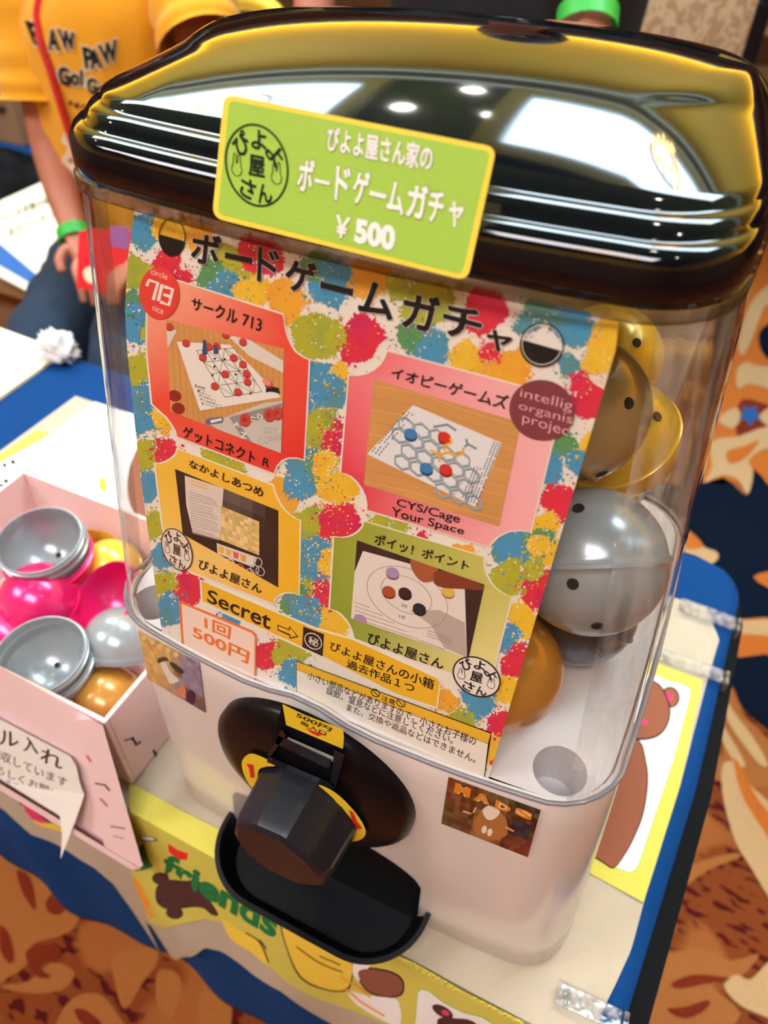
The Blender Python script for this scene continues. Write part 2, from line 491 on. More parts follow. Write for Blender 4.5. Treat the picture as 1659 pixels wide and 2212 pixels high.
floor['kind'] = 'structure'
fp = Print(map_floor)
def mo(pts, m_, lift, n=3): fp.add(smooth_loop(pts, n), m_, lift)
mo([(1380, 1040), (1450, 1046), (1521, 1043), (1563, 1031), (1592, 1054), (1613, 1070), (1620, 1047), (1632, 1015), (1662, 1050), (1700, 1080), (1700, 1350), (1600, 1342), (1500, 1350), (1400, 1360)], C_NAVY, 0.001, 2)
mo([(1400, 1355), (1500, 1345), (1589, 1339), (1700, 1340), (1700, 1428), (1580, 1417), (1480, 1430), (1400, 1450)], C_ORANGE, 0.0015, 2)
mo([(1400, 1345), (1500, 1343), (1589, 1341), (1700, 1340), (1700, 1375), (1600, 1368), (1500, 1380), (1400, 1400)], C_CREAM, 0.002, 2)
mo([(1566, 1420), (1600, 1420), (1700, 1428), (1700, 1610), (1659, 1576), (1605, 1531), (1589, 1494), (1564, 1452)], C_NAVY, 0.0018, 2)
mo([(1480, 1150), (1496, 1152), (1521, 1181), (1546, 1191), (1552, 1204), (1535, 1218), (1500, 1213), (1480, 1216)], C_CREAM, 0.003)
mo([(1470, 1140), (1496, 1152), (1519, 1178), (1500, 1186), (1478, 1180)], C_ORANGE, 0.004)
mo([(1627, 1246), (1662, 1234), (1700, 1232), (1700, 1280), (1659, 1269)], C_ORANGE, 0.003, 2)
# upper right flower
mo([(1560, 560), (1640, 470), (1720, 430), (1720, 1000), (1659, 1050), (1630, 1012), (1600, 1040), (1521, 1043), (1500, 1020), (1540, 900), (1560, 740)], C_ORANGE, 0.001, 2)
mo([(1450, 1100), (1500, 960), (1530, 830), (1545, 700), (1560, 600), (1600, 520), (1625, 560), (1608, 640), (1590, 740), (1568, 830), (1535, 930), (1510, 1030), (1480, 1120)], C_NAVY, 0.0016, 2)
mo([(1592, 800), (1612, 782), (1636, 790), (1700, 800), (1700, 860), (1655, 838), (1618, 829), (1594, 838)], C_CREAM, 0.003)
mo([(1596, 735), (1620, 660), (1659, 616), (1720, 590), (1720, 660), (1659, 656), (1640, 690), (1620, 742), (1602, 768)], C_CREAM, 0.003)
mo([(1639, 735), (1650, 706), (1700, 690), (1700, 790), (1656, 772)], C_NAVY, 0.0035)
mo([(1534, 960), (1560, 946), (1593, 943), (1659, 921), (1720, 930), (1720, 985), (1659, 968), (1618, 994), (1627, 1022), (1615, 1068), (1594, 1036), (1561, 1027), (1523, 1042), (1538, 1008)], C_CREAM, 0.003)
mo([(1570, 975), (1610, 962), (1640, 950), (1625, 975), (1600, 996), (1575, 1000)], C_ORANGE, 0.004)
mo([(1552, 905), (1590, 880), (1600, 905), (1580, 925)], C_CREAM, 0.003)
mo([(1590, 925), (1600, 950), (1640, 940), (1672, 928), (1672, 885), (1640, 868), (1606, 862), (1592, 885)], C_RUST, 0.0025)
star = []
for k in range(10):
    a = k * PI / 5 + 0.3; r_ = 26 if k % 2 == 0 else 15
    star.append((1620 + r_ * math.cos(a), 896 + r_ * math.sin(a) * 0.95))
fp.add(star, C_BLUE, 0.004)
mo([(1640, 900), (1662, 880), (1700, 870), (1700, 935), (1659, 920)], C_CREAM, 0.0045)
# lower right leaves
mo([(1558, 1663), (1570, 1645), (1586, 1646), (1596, 1660), (1625, 1700), (1700, 1790), (1700, 1990), (1659, 1935), (1620, 1870), (1589, 1819), (1564, 1733)], C_CREAM, 0.003)
mo([(1585, 1640), (1600, 1655), (1640, 1730), (1700, 1800), (1700, 1860), (1640, 1780), (1600, 1710)], C_ORANGE, 0.0035)
mo([(1564, 1506), (1590, 1545), (1625, 1590), (1659, 1650), (1640, 1650), (1600, 1600), (1572, 1556)], C_CREAM, 0.003)
mo([(1546, 1545), (1570, 1580), (1610, 1650), (1590, 1650), (1560, 1600)], C_CREAM, 0.0032)
mo([(1530, 1560), (1560, 1640), (1570, 1470), (1600, 1540), (1680, 1620), (1680, 1700), (1560, 1690), (1510, 1650)], C_TAN, 0.0012, 2)
mo([(1564, 2129), (1590, 2105), (1621, 2116), (1659, 2079), (1700, 2060), (1700, 2215), (1659, 2199), (1597, 2170)], C_CREAM, 0.003)
for c, r in (((1506, 1770), 24), ((1440, 1947), 28), ((1440, 2000), 22)): fp.add(circ(c, r), C_TAN, 0.002)
mo([(1470, 1880), (1530, 1855), (1590, 1842), (1598, 1852), (1540, 1875), (1500, 1900), (1485, 1910)], C_TAN, 0.002)
mo([(1400, 2090), (1440, 2060), (1520, 2050), (1580, 2075), (1640, 2060), (1600, 2110), (1540, 2130), (1600, 2190), (1540, 2240), (1440, 2240), (1395, 2180)], C_TAN, 0.0015)
mo([(1440, 2180), (1480, 2175), (1530, 2160), (1525, 2180), (1480, 2200)], C_RUST, 0.003); mo([(1450, 2125), (1500, 2105), (1580, 2115), (1520, 2125), (1470, 2135)], C_RUST, 0.003)
# lower left scrolls
mo([(-40, 1830), (40, 1850), (90, 1890), (150, 1920), (172, 1965), (160, 2005), (120, 2025), (70, 2040), (60, 2080), (20, 2110), (-40, 2120)], C_TAN, 0.0015)
mo([(60, 2120), (110, 2080), (150, 2090), (160, 2110), (130, 2140), (60, 2145), (0, 2130)], C_TAN, 0.0015)
mo([(36, 1880), (60, 1890), (72, 1920), (76, 1965), (62, 1950), (45, 1920)], C_RUST, 0.003); mo([(100, 1945), (130, 1920), (148, 1950), (130, 1975), (105, 1970)], C_RUST, 0.003)
mo([(60, 2050), (120, 2040), (130, 2070), (80, 2085), (110, 2110), (80, 2110), (60, 2080)], C_RUST, 0.003)
mo([(245, 2060), (330, 2045), (340, 2080), (310, 2120), (270, 2180), (250, 2130)], C_TAN, 0.0015); mo([(340, 2100), (380, 2100), (395, 2140), (370, 2200), (340, 2170)], C_TAN, 0.0015)
mo([(130, 2190), (170, 2150), (220, 2150), (260, 2200), (280, 2250), (130, 2250)], C_TAN, 0.0015); mo([(160, 2180), (190, 2185), (220, 2215), (180, 2215)], C_RUST, 0.003)
mo([(430, 2150), (470, 2140), (500, 2170), (490, 2240), (440, 2230)], C_TAN, 0.0015); mo([(0, 2000), (20, 2020), (30, 2070), (18, 2080), (0, 2050)], C_RUST, 0.003)
fm = fp.build('carpet_motif', floor)
tag(fm, kind='stuff')

# ------------------------------------------------------------------ ballroom shell
WALL_BROWN = mat('wallpaper', (132, 98, 66), 0.7, noise=0.25, nscale=5)
WALL_GOLD = mat('gold_wall', (226, 184, 44), 0.6, noise=0.06, nscale=2)
CEIL_M = mat('ceiling_paint', (70, 98, 126), 0.8)
TRIMM = mat('ceiling_moulding', (150, 168, 178), 0.5)
def slab(name, x0, x1, y0, y1, z0, z1, m_, parent=None, bev=0.0):
    return bm_mk(name, box_bm(x0, x1, y0, y1, z0, z1, bev), m_, parent, loc=(0, 0, 0) if parent is None else None)
WZ = 1.3
for nm, a in (('wall_back', (X0, X1, Y1, Y1 + .1)), ('wall_front', (X0, X1, Y0 - .1, Y0)), ('wall_left', (X0 - .1, X0, Y0, Y1)), ('wall_right', (X1, X1 + .1, Y0, Y1))):
    o = slab(nm, *a, FLOOR, WZ, WALL_BROWN); o['kind'] = 'structure'
    p = slab('upper_wall', *a, WZ, CEIL, WALL_GOLD, o)
    q = slab('picture_rail', a[0] - .03, a[1] + .03, a[2] - .03, a[3] + .03, WZ - .03, WZ + .04, TRIMM, o)
ceil = slab('ceiling', X0 - .1, X1 + .1, Y0 - .1, Y1 + .1, CEIL, CEIL + .1, CEIL_M); ceil['kind'] = 'structure'

bulk = slab('trim_1', X0, X1, 2.42, 2.7, WZ + .05, CEIL - .002, WALL_GOLD); bulk['kind'] = 'structure'
COVE_W = emit('cove_glow_warm', (255, 222, 120), 110)
COVE_B = emit('cove_glow_cool', (196, 226, 240), 2.2)
cs = slab('cove_strip', X0 + .1, X1 - .1, 2.33, 2.37, WZ + .045, WZ + .055, COVE_W, bulk); slab('cove_lip', X0, X1, 2.27, 2.42, WZ + .03, WZ + .044, TRIMM, bulk); slab('cove_front', X0, X1, 2.26, 2.27, WZ + .03, WZ + .09, TRIMM, bulk)
for k, (ya, yb__) in enumerate(((2.28, 2.42), (2.12, 2.21))):
    t_ = slab('trim_%d' % (k + 2), X0, X1, ya, yb__, CEIL - .10 + .03 * k, CEIL - .002, TRIMM); t_['kind'] = 'structure'
    slab('cove_strip', X0 + .1, X1 - .1, ya + .03, ya + .05, CEIL - .10 + .03 * k - .012, CEIL - .10 + .03 * k - .001, COVE_B, t_)
# ------------------------------------------------------------------ table, cloth, towel
TZ = 0.0
tb = thing('folding_table', (0, 0.4, FLOOR), 'black topped folding table carrying the capsule machine and pink box', 'table')
TL_, TR_, TF, TB = -1.25, 0.236, 0.158, 0.60
def cloth_edge(y): return float(np.interp(y, [0.15, 0.1745, 0.3485, 0.5347, 0.6], [0.202, 0.204, 0.2184, 0.2232, 0.225]))
ol = [(TL_, TF), (cloth_edge(TF) + .014, TF), (cloth_edge(.35) + .014, .35), (cloth_edge(.53) + .012, .53)]
for a in np.linspace(0, PI / 2, 7): ol.append((cloth_edge(.54) + .010 - .055 * (1 - math.cos(a)), .541 + .053 * math.sin(a)))
ol.append((TL_, .594))
n = len(ol)
mk('tabletop', [(x, y, -.0045) for x, y in ol] + [(x, y, -.034) for x, y in ol], [tuple(range(n)), tuple(range(2 * n - 1, n - 1, -1))] + [(n + i, n + (i + 1) % n, (i + 1) % n, i) for i in range(n)], BLACK_MATT, tb)
for x in (TL_ + .06, TR_ - .07):
    for y in (TF + .05, TB - .06):
        v, f = tube([(x, y, FLOOR + .001), (x, y, -0.034)], 0.014, 12); mk('leg', v, f, BLACK_SATIN, tb, smooth=True)
CE = 0.212   # right edge of the blue cloth
def grid(nx, ny, fn):
    V = [fn(i / nx, j / ny) for j in range(ny + 1) for i in range(nx + 1)]
    F = [(j * (nx + 1) + i, j * (nx + 1) + i + 1, (j + 1) * (nx + 1) + i + 1, (j + 1) * (nx + 1) + i) for j in range(ny) for i in range(nx)]
    return V, F
def hang_y(x, z, base):   # soft folds of the hanging front, growing downwards
    k = min(1, max(0, -z / 0.2))
    return base - 0.010 * k + 0.006 * k * math.sin(x * 26 + 0.6) + 0.003 * k * math.sin(x * 61)
def blue(u, v):
    x = TL_ - 0.01 + (CE - TL_ + 0.01) * u
    if v < 0.5:
        x += (cloth_edge(TB + (TF - 0.004 - TB) * (v * 2)) - CE) * u
        return (x + 0.004 * (1 - 2 * v) * (1 if u > .99 else 0), TB + (TF - 0.004 - TB) * (v * 2), -0.0005 - 0.002 * (1 if v == 0 else 0))
    z = -0.40 * (v - 0.5) * 2
    x += (cloth_edge(TF) - CE) * u
    return (x, hang_y(x, z, TF - 0.006), z - 0.004)
v, f = grid(150, 90, blue)
# rounded rear corner of the cloth
v = [((CE - 0.03 + (x - CE + 0.03) * (1 if y < TB - 0.05 else max(0.0, 1 - ((y - TB + 0.05) / 0.05) ** 2) ** .5)) if x > CE - 0.03 else x, y, z) for x, y, z in v]
cloth = mk('tablecloth', v, f, BLUE_CLOTH, loc=(0, 0, 0), smooth=True, angle=180)
tag(cloth, 'blue tablecloth covering the table and hanging over its front edge', 'tablecloth')
sol = cloth.modifiers.new('s', 'SOLIDIFY'); sol.thickness = 0.0012; sol.offset = -1

map_hang = plane_map((0, 0.1462, 0), (0, -1, -0.04))
def hang(p, lift=0.0):
    q = map_hang(p)
    for _ in range(4):
        q = onY(p, hang_y(q[0], q[2], TF - 0.012) - lift)
    return q
tw_top = [(0, 975), (81, 928), (163, 857), (205, 866), (330, 905), (600, 900), (1000, 980), (1440, 1268), (1480, 1318), (1549, 1356), (1546, 1384), (1518, 1469), (1468, 1700), (1390, 1949), (1380, 1990), (1349, 2062), (1318, 2114), (1302, 2166), (1300, 2215)]
towel = thing('printed_towel', (-0.05, 0.3, 0.001), 'beige printed towel with yellow borders and brown bears under the machine', 'towel')
# lying part: a fine sheet with slight wrinkles
def edge_pts():
    P = [onZ(p, 0) for p in [(-330, 1230), (0, 978), (81, 928), (163, 857)]]
    return P
xa, xb = -0.548, 0.212
def tw(u, v):
    y = 0.531 - (0.531 - (TF - 0.010)) * v
    r_ = onZ((1549, 1356), 0); 
    # right edge follows the photographed edge, x as a function of y
    ex = np.interp(y, [0.165, 0.175, 0.19, 0.215, 0.2488, 0.3437, 0.45, 0.50, 0.531], [0.1895, 0.1905, 0.194, 0.199, 0.2005, 0.2085, 0.213, 0.2165, 0.200])
    x = xa + (ex - xa) * u
    wr = 0.0011 * math.sin(x * 90 + y * 60) * math.sin(y * 70 - x * 35) * (1 if (y < 0.2 or x > 0.16) else 0)
    return (x, y, 0.0022 + wr * 0.6)
v, f = grid(120, 60, tw)
mk('towel_top', v, f, TOWEL, towel, smooth=True, angle=180)
# hanging part
low = [(-420, 1500), (-60, 1710), (0, 1751), (76, 1796), (134, 1832), (203, 1875), (253, 1915), (291, 1943), (311, 1978), (324, 2027), (349, 2065), (375, 2077), (395, 2070), (440, 2049), (478, 2055), (545, 2106), (609, 2144), (697, 2203), (760, 2245), (900, 2320), (1100, 2420)]
LW = [hang(p) for p in low]
lx = [p[0] for p in LW]; lz = [p[2] for p in LW]
o_ = np.argsort(lx); lx = np.array(lx)[o_]; lz = np.array(lz)[o_]
def tw2(u, v):
    x = xa + (0.1895 - xa) * u
    zb = float(np.interp(x, lx, lz)) if x < lx[-1] else lz[-1]
    z = 0.0022 + (zb - 0.0022) * v
    return (x, hang_y(x, z, TF - 0.0115) + (0.0015 if v == 0 else 0), z)
v, f = grid(170, 20, tw2)
mk('towel_front', v, f, TOWEL, towel, smooth=True, angle=180)

tp = Print(lambda p, l: onZ(p, 0.0035 + l))
S2 = smooth_loop
def tadd(pts, m_, l, n=0): tp.add(S2(pts, n) if n else pts, m_, l)
# right panel: yellow frame, white field, bear
tadd([(1180, 1300), (1417, 1430), (1518, 1469), (1468, 1700), (1390, 1949), (1200, 1846), (1000, 1700)], T_YEL, 0.0001)
tadd([(1150, 1330), (1405, 1450), (1440, 1467), (1478, 1477), (1494, 1486), (1495, 1500), (1457, 1642), (1382, 1869), (1374, 1881), (1362, 1888), (1337, 1879), (1290, 1853), (1180, 1790)], T_LIME, 0.0002)
tadd([(1150, 1332), (1405, 1453), (1440, 1470), (1478, 1480), (1490, 1488), (1491, 1500), (1454, 1642), (1379, 1867), (1372, 1877), (1361, 1884), (1338, 1876), (1291, 1850), (1180, 1785)], T_WHITE, 0.0003)
bear = [(1325, 1873), (1352, 1840), (1372, 1800), (1388, 1755), (1398, 1690), (1394, 1645), (1379, 1600), (1330, 1590), (1200, 1600), (1170, 1790), (1290, 1853)]
head = [(1405, 1470), (1425, 1482), (1438, 1505), (1446, 1535), (1441, 1562), (1428, 1582), (1406, 1593), (1376, 1595), (1300, 1590), (1250, 1520), (1300, 1460), (1360, 1452)]
def grow(L, d):
    c = np.mean(np.array(L), 0); return [tuple(np.array(p) + (np.array(p) - c) / np.linalg.norm(np.array(p) - c) * d) for p in L]
ear = ell((1448, 1506), (17, 8), (-6, 19))
tadd(grow(S2(bear, 3), 3), T_BLACK, 0.0004); tadd(S2(bear, 3), T_BROWN, 0.0005)
tadd(grow(ear, 2.5), T_BLACK, 0.0006); tadd(ear, T_BROWN, 0.0007); tadd(ell((1446, 1506), (7, 3), (-2, 9)), T_PINK, 0.0008)
tadd(grow(S2(head, 3), 3), T_BLACK, 0.0009); tadd(S2(head, 3), T_BROWN, 0.0010)
tadd(ell((1389, 1559), (11, 3), (-2, 5)), T_PINK, 0.0011)
tp.build('right_panel_print', towel); tp = Print(lambda p, l: onZ(p, 0.0035 + l))
# left panel behind the pink box
tadd([(-60, 1024), (0, 981), (81, 928), (109, 936), (92, 949), (10, 994), (-60, 1040)], T_YEL, 0.0001)
tadd([(-80, 1060), (10, 994), (92, 949), (109, 938), (205, 868), (330, 908), (420, 935), (420, 1250), (330, 1200), (230, 1120), (60, 1010), (-60, 1120)], T_WHITE, 0.0002)
tadd([(300, 850), (420, 880), (420, 1010), (318, 985)], T_PEACH, 0.0003, 2)
tadd([(322, 935), (302, 958), (286, 990), (276, 1030), (276, 1070), (288, 1105), (310, 1122), (350, 1130), (400, 1100), (400, 950)], T_BROWN, 0.0006, 3)
tadd(ell((222, 1046), (9, 0), (2, 16)), T_CHICK, 0.0005)
for k, (x, y) in enumerate(((5, 1050), (14, 1040), (28, 998), (10, 1005), (2, 1062))):
    tadd(ell((x, y), (7 - k, 4), (-2, 4)), T_BLACK, 0.0005)
tp.build('left_panel_print', towel)
# printing on the hanging front
FOLD = [(-600, 1318), (1900, 2646)]
def fold_side(p): return p
def hang_or_top(p, l):
    q = hang(p, 0.0010 + l)
    return q if q[2] < 0.0030 else onZ(p, 0.0042 + l)
hp = Print(hang_or_top, fine=14)
hp.add([(278, 1690), (300, 1700), (400, 1755), (490, 1800), (600, 1870), (700, 1960), (800, 2040), (893, 2078), (1000, 2140), (1131, 2207), (1131, 2330), (960, 2290), (841, 2214), (748, 2179), (672, 2152), (621, 2123), (545, 2055), (478, 1992), (440, 1985), (389, 1996), (355, 2006), (322, 1992), (305, 1945), (284, 1890)], T_YEL, 0.0001)
hp.add([(300, 1830), (311, 1822), (318, 1850), (330, 1872), (312, 1880), (292, 1882)], T_GREEN, 0.0003)
hp.add(S2([(304, 1805), (330, 1808), (340, 1816), (322, 1818), (306, 1816)], 2), T_BLACK, 0.0003)
hp.add(S2([(306, 1806), (328, 1809), (335, 1814), (322, 1816), (308, 1814)], 2), T_WHITE, 0.0004)
hp.add([(363, 1822), (383, 1836), (406, 1844), (403, 1858), (384, 1856), (364, 1840)], T_RED, 0.0003)
hp.text('friends', [(358, 1840), (606, 1972), (594, 2030), (350, 1884)], T_GREEN, 0.0004, bold=0.04)
hb = [(338, 1925), (344, 1912), (358, 1905), (372, 1902), (400, 1905), (420, 1903), (440, 1915), (452, 1945), (470, 1975), (455, 1975), (440, 1962), (415, 1958), (385, 1962), (358, 1962), (340, 1948)]
hp.add(grow(S2(hb, 3), 2), T_BLACK, 0.0003); hp.add(S2(hb, 3), T_DARK, 0.0004)
for c in ((347, 1898), (377, 1972)):
    hp.add(ell(c, (18, 4), (-4, 13)), T_BLACK, 0.00025); hp.add(ell(c, (16, 4), (-4, 11)), T_DARK, 0.00045)
hp.add(S2([(286, 1898), (300, 1905), (318, 1940), (326, 1955), (318, 1962), (305, 1945)], 3), T_ORANGE, 0.0003)
hp.add(S2([(312, 1955), (328, 1972), (334, 1982), (322, 1980)], 3), T_ORANGE, 0.0003)
hp.add(S2([(605, 1990), (640, 2000), (700, 2040), (760, 2075), (762, 2110), (750, 2140), (705, 2140), (650, 2115), (622, 2060)], 3), T_BLACK, 0.0003)
hp.add(S2([(608, 1993), (640, 2004), (700, 2043), (757, 2077), (759, 2110), (747, 2137), (706, 2137), (653, 2112), (625, 2060)], 3), T_CHICK, 0.0004)
hp.add(S2([(480, 1985), (520, 2010), (560, 2030), (580, 2085), (540, 2055), (500, 2030)], 3), T_CHICK, 0.0003)
for a in ([(530, 2015), (560, 2035), (580, 2080)], [(560, 2030), (575, 2050)], [(690, 2065), (705, 2072), (720, 2078), (735, 2085)], [(640, 2045), (690, 2080), (740, 2100)]): hp.line(S2(a, 4, False), 2.5, T_DARK, 0.0006)
hp.add(S2([(770, 2100), (800, 2090), (850, 2100), (872, 2120), (868, 2150), (830, 2155), (790, 2140)], 3), T_BLACK, 0.0003); hp.add(S2([(773, 2101), (800, 2093), (848, 2103), (869, 2121), (865, 2147), (830, 2152), (792, 2137)], 3), T_BROWN, 0.0004)
hp.add([(762, 2075), (800, 2085), (775, 2120), (762, 2105)], T_WHITE, 0.00035)
hp.add(S2([(750, 2140), (790, 2150), (840, 2155), (862, 2165), (865, 2215), (830, 2205), (770, 2170)], 2), T_WHITE, 0.00035)
for a in ([(745, 2135), (780, 2165), (830, 2195)], [(735, 2110), (770, 2130), (800, 2155)]): hp.line(a, 4, T_ORANGE, 0.0006)
hp.add([(900, 2142), (908, 2135), (925, 2138), (960, 2165), (1000, 2185), (1040, 2195), (1100, 2230), (1100, 2330), (890, 2260)], T_LIME, 0.0003); hp.add([(903, 2144), (910, 2138), (925, 2141), (960, 2168), (1000, 2188), (1040, 2198), (1100, 2234), (1100, 2330), (893, 2260)], T_WHITE, 0.0004)
hp.add(ell((956, 2185), (22, 12), (-5, 10)), T_DARK, 0.0005); hp.add(ell((962, 2188), (8, 4), (-3, 5)), T_PINK, 0.0006); hp.add(S2([(944, 2210), (955, 2198), (985, 2200), (1020, 2206), (1050, 2240), (960, 2260)], 3), T_DARK, 0.0007)
hp.add(S2([(0, 1690), (12, 1700), (20, 1722), (0, 1712), (-20, 1700)], 1), T_YEL, 0.0003); hp.add([(62, 1772), (120, 1780), (135, 1792), (135, 1797), (90, 1785)], T_CHICK, 0.0003)
hp.add([(10, 1702), (45, 1722), (50, 1740), (38, 1740)], T_DARK, 0.0003); hp.add([(48, 1735), (60, 1738), (105, 1778), (90, 1778), (60, 1765)], T_PINK, 0.0004)
hp.build('front_print', towel)
# ------------------------------------------------------------------ the capsule machine
MC = thing('capsule_machine', (0.01, 0.285, 0.004), 'tabletop capsule vending machine with black domed lid, clear body and white base', 'machine')
BZ = 0.004   # stands on the towel
# white base: walls, then the rim with a raised hump in the middle of the front
def rim_z(x, y):
    if y > 0.2: return ZS
    s = max(0.0, 1 - abs(x + 0.002) / 0.034)
    s = s * s * (3 - 2 * s)
    return ZS + 0.0085 * s + 0.004 * max(0, (abs(x) - 0.075) / 0.03) * (1 if abs(x) > 0.075 else 0) * 0.5
rs = [wring(0.0038, 0.006), wring(0.0038, 0.0018), wring(0.0062, 0.0)]
for z in (0.04, 0.08, 0.12, 0.16, 0.19): rs.append(wring(z))
rs.append([(x, y, rim_z(x, y) - 0.0035) for x, y, z in wring(ZS)])
rs.append([(x, y, rim_z(x, y) - 0.0008) for x, y, z in wring(ZS, 0.0008)])
rs.append([(x, y, rim_z(x, y)) for x, y, z in wring(ZS, 0.003)])
rs.append([(x, y, ZS - 0.004) for x, y, z in wring(ZS, 0.0045)])
v, f = loft(rs, cap0=True)
mk('base', v, f, WHITE_PLASTIC, MC, smooth=True, angle=50)
v, f = loft([wring(BZ, 0.012, zz=0.0035), wring(BZ, 0.012, zz=0.012)], True, True)
mk('foot', v, f, BLACK_MATT, MC)
# chamber floor with two round holes in front
HOLES = [(0.1195, 0.1905), (-0.110, 0.1885)]
bm = bmesh.new()
outl = [(p[0], p[1]) for p in wring(ZS, 0.0042)]
loops = [outl] + [[(c[0] + 0.0125 * math.cos(a), c[1] + 0.0125 * math.sin(a)) for a in [2 * PI * i / 28 for i in range(28)]] for c in HOLES]
pts = [p for L in loops for p in L]
tr = tessellate_polygon([[Vector((p[0], p[1], 0)) for p in L] for L in loops])
V = [(p[0], p[1], ZS + 0.0005) for p in pts]; F = []
for a, b, c in tr:
    A = (pts[b][0] - pts[a][0]) * (pts[c][1] - pts[a][1]) - (pts[b][1] - pts[a][1]) * (pts[c][0] - pts[a][0])
    if abs(A) > 1e-10: F.append((a, b, c) if A > 0 else (a, c, b))
k = len(outl)
for h in range(2):
    n0 = len(V)
    V += [(x, y, ZS - 0.03) for x, y, z in V[k + 28 * h:k + 28 * h + 28]]
    F += [(k + 28 * h + i, k + 28 * h + (i + 1) % 28, n0 + (i + 1) % 28, n0 + i) for i in range(28)]
    F.append(tuple(n0 + i for i in range(28)))
FLOOR_W = mat('chamber_floor_plastic', (214, 210, 212), 0.4)
mk('chamber_floor', V, F, FLOOR_W, MC)
# inner white back board
bm = box_bm(-0.112, 0.1165, 0.390, 0.396, ZS + 0.001, 0.375, 0.004)
bm_mk('back_board', bm, WHITE_PLASTIC, MC, smooth=True)
# grey gasket line between base and clear body
gl = []
wr_ = wring(ZS, -0.0004)
for i in range(len(wr_)):
    x, y, z = wr_[i]; gl.append((x, y, rim_z(x, y) + 0.0012))
V, F = [], []
n = len(gl)
for k_ in range(8):
    a = 2 * PI * k_ / 8
    for i, (x, y, z) in enumerate(gl):
        p, q = np.array(gl[i - 1]), np.array(gl[(i + 1) % n]); t = (q - p); t /= np.linalg.norm(t)
        nn = np.cross(t, [0, 0, 1.0]); nn /= np.linalg.norm(nn)
        V.append(tuple(np.array((x, y, z)) + (nn * math.cos(a) + np.array([0, 0, 1.0]) * math.sin(a)) * 0.0012))
for k_ in range(8):
    for i in range(n): F.append((k_ * n + i, k_ * n + (i + 1) % n, ((k_ + 1) % 8) * n + (i + 1) % n, ((k_ + 1) % 8) * n + i))
mk('seam_gasket', V, F, CHROME_GREY, MC, smooth=True)
# clear body: flat walls and the four rounded corners
rs = [[(x, y, rim_z(x, y) + 0.002) for x, y, z in wring(ZS, 0.0006)]]
for z in np.linspace(0.232, ZL - 0.004, 12): rs.append(wring(z, 0.0006))
v, f = loft(rs)
n = len(rs[0]); nf, nc, ns = 14, 7, 8
def corner(i): return (nf + 2 <= i < nf + nc) or (nf + nc + ns <= i < nf + 2 * nc + ns) or (2 * nf + 2 * nc + ns <= i < 2 * nf + 3 * nc + ns) or n - nc <= i < n - 2
idx = [1 if corner(q[0] % n) else 0 for q in f]
mk('clear_body', v, f, [CLEAR, CLEAR_EDGE], MC, smooth=True, idx=idx, angle=180)
# thick clear rim under the lid
def rimring(z, out): return wring(ZL, -out, zz=z)
v, f = loft([rimring(0.4295, 0.0002), rimring(0.4300, 0.0014), rimring(0.4335, 0.0016), rimring(0.4345, 0.0010), rimring(0.4345, -0.0020), rimring(0.4295, -0.0020), rimring(0.4295, 0.0002)])
mk('clear_rim', v, f, CLEAR_RIM, MC, smooth=True)
# black lid with two mouldings round it and a low dome
prof = [(0.004, 0.0006), (0.0, 0.0012), (0.0, 0.006), (0.0002, 0.0118), (0.0010, 0.0143), (0.0028, 0.0163), (0.0052, 0.0174), (0.0066, 0.0176), (0.0078, 0.0180), (0.0090, 0.0194), (0.0112, 0.0212), (0.0138, 0.0222),
        (0.0152, 0.0224), (0.0164, 0.0230), (0.0180, 0.0246), (0.0205, 0.0262), (0.0245, 0.0280), (0.030, 0.0301), (0.037, 0.0323), (0.045, 0.0345), (0.054, 0.0368), (0.063, 0.0388), (0.073, 0.0406), (0.082, 0.0418), (0.089, 0.0425), (0.0935, 0.0428)]
xl, xr, yf, yb = wall(ZL)
# the top is a long low vault: it rises quickly from the two ends and slowly from front and back
c_ = (xl + xr) / 2; h_ = (xr - xl) / 2
rs2 = []
prof = [q for q in prof if q[0] < 0.018] + [(0.018 + 0.0755 * k / 22, None) for k in range(23)]
for ins, dz in prof:
    inx = ins * 0.16 if dz is not None else 0.0029 + (ins - 0.018) * 0.22
    R_ = ring(xl + inx, xr - inx, yf + ins, yb - ins, RAD - 0.001 + (0.1 * ins if ins < 0.018 else 0.0018 + 0.15 * (ins - 0.018)), ZL, bow=BOW * max(0.0, 1 - ins / 0.09), nf=28, nc=14, ns=20)
    if dz is not None: rs2.append([(x, y, z + dz) for x, y, z in R_]); continue
    t_ = (ins - 0.018) / 0.0795; g_ = 1 - (1 - t_) ** 1.75
    rs2.append([(x, y, z + 0.0246 + g_ * (0.0240 - 0.0080 * ((x - c_) / h_) ** 2 - 0.007 * ((x - c_) / h_) ** 6 + 0.030 * (x - c_))) for x, y, z in R_])
v, f = loft(rs2, cap1=True)
lid = mk('lid', v, f, BLACK_GLOSS, MC, smooth=True, angle=180)
# ------------------------------------------------------------------ coin mechanism
MX, MZ, MR = 0.0005, 0.1545, 0.0595
yb_ = 0.1685
prof = [(MR, 0.002), (MR, -0.006), (MR - 0.0015, -0.0085), (MR - 0.005, -0.0115), (MR - 0.012, -0.0145), (MR - 0.018, -0.016)]
V, F = lathe(prof, 64)
V.append((0, 0, -0.0165)); F += [(5 * 64 + i, 5 * 64 + (i + 1) % 64, len(V) - 1) for i in range(64)]
mech_place = lambda V: [(MX + x * 1.0, yb_ + z, MZ + y * 0.985) for x, y, z in V]
mech = mk('coin_mechanism', mech_place(V), F, BLACK_SATIN, MC, smooth=True, angle=35)
mech.data.materials[0] = mat('mechanism_plastic', (11, 11, 14), 0.3, spec=0.22)
yp = yb_ - 0.0168
map_mech = plane_map((0, yp, 0), (0, -1, 0))
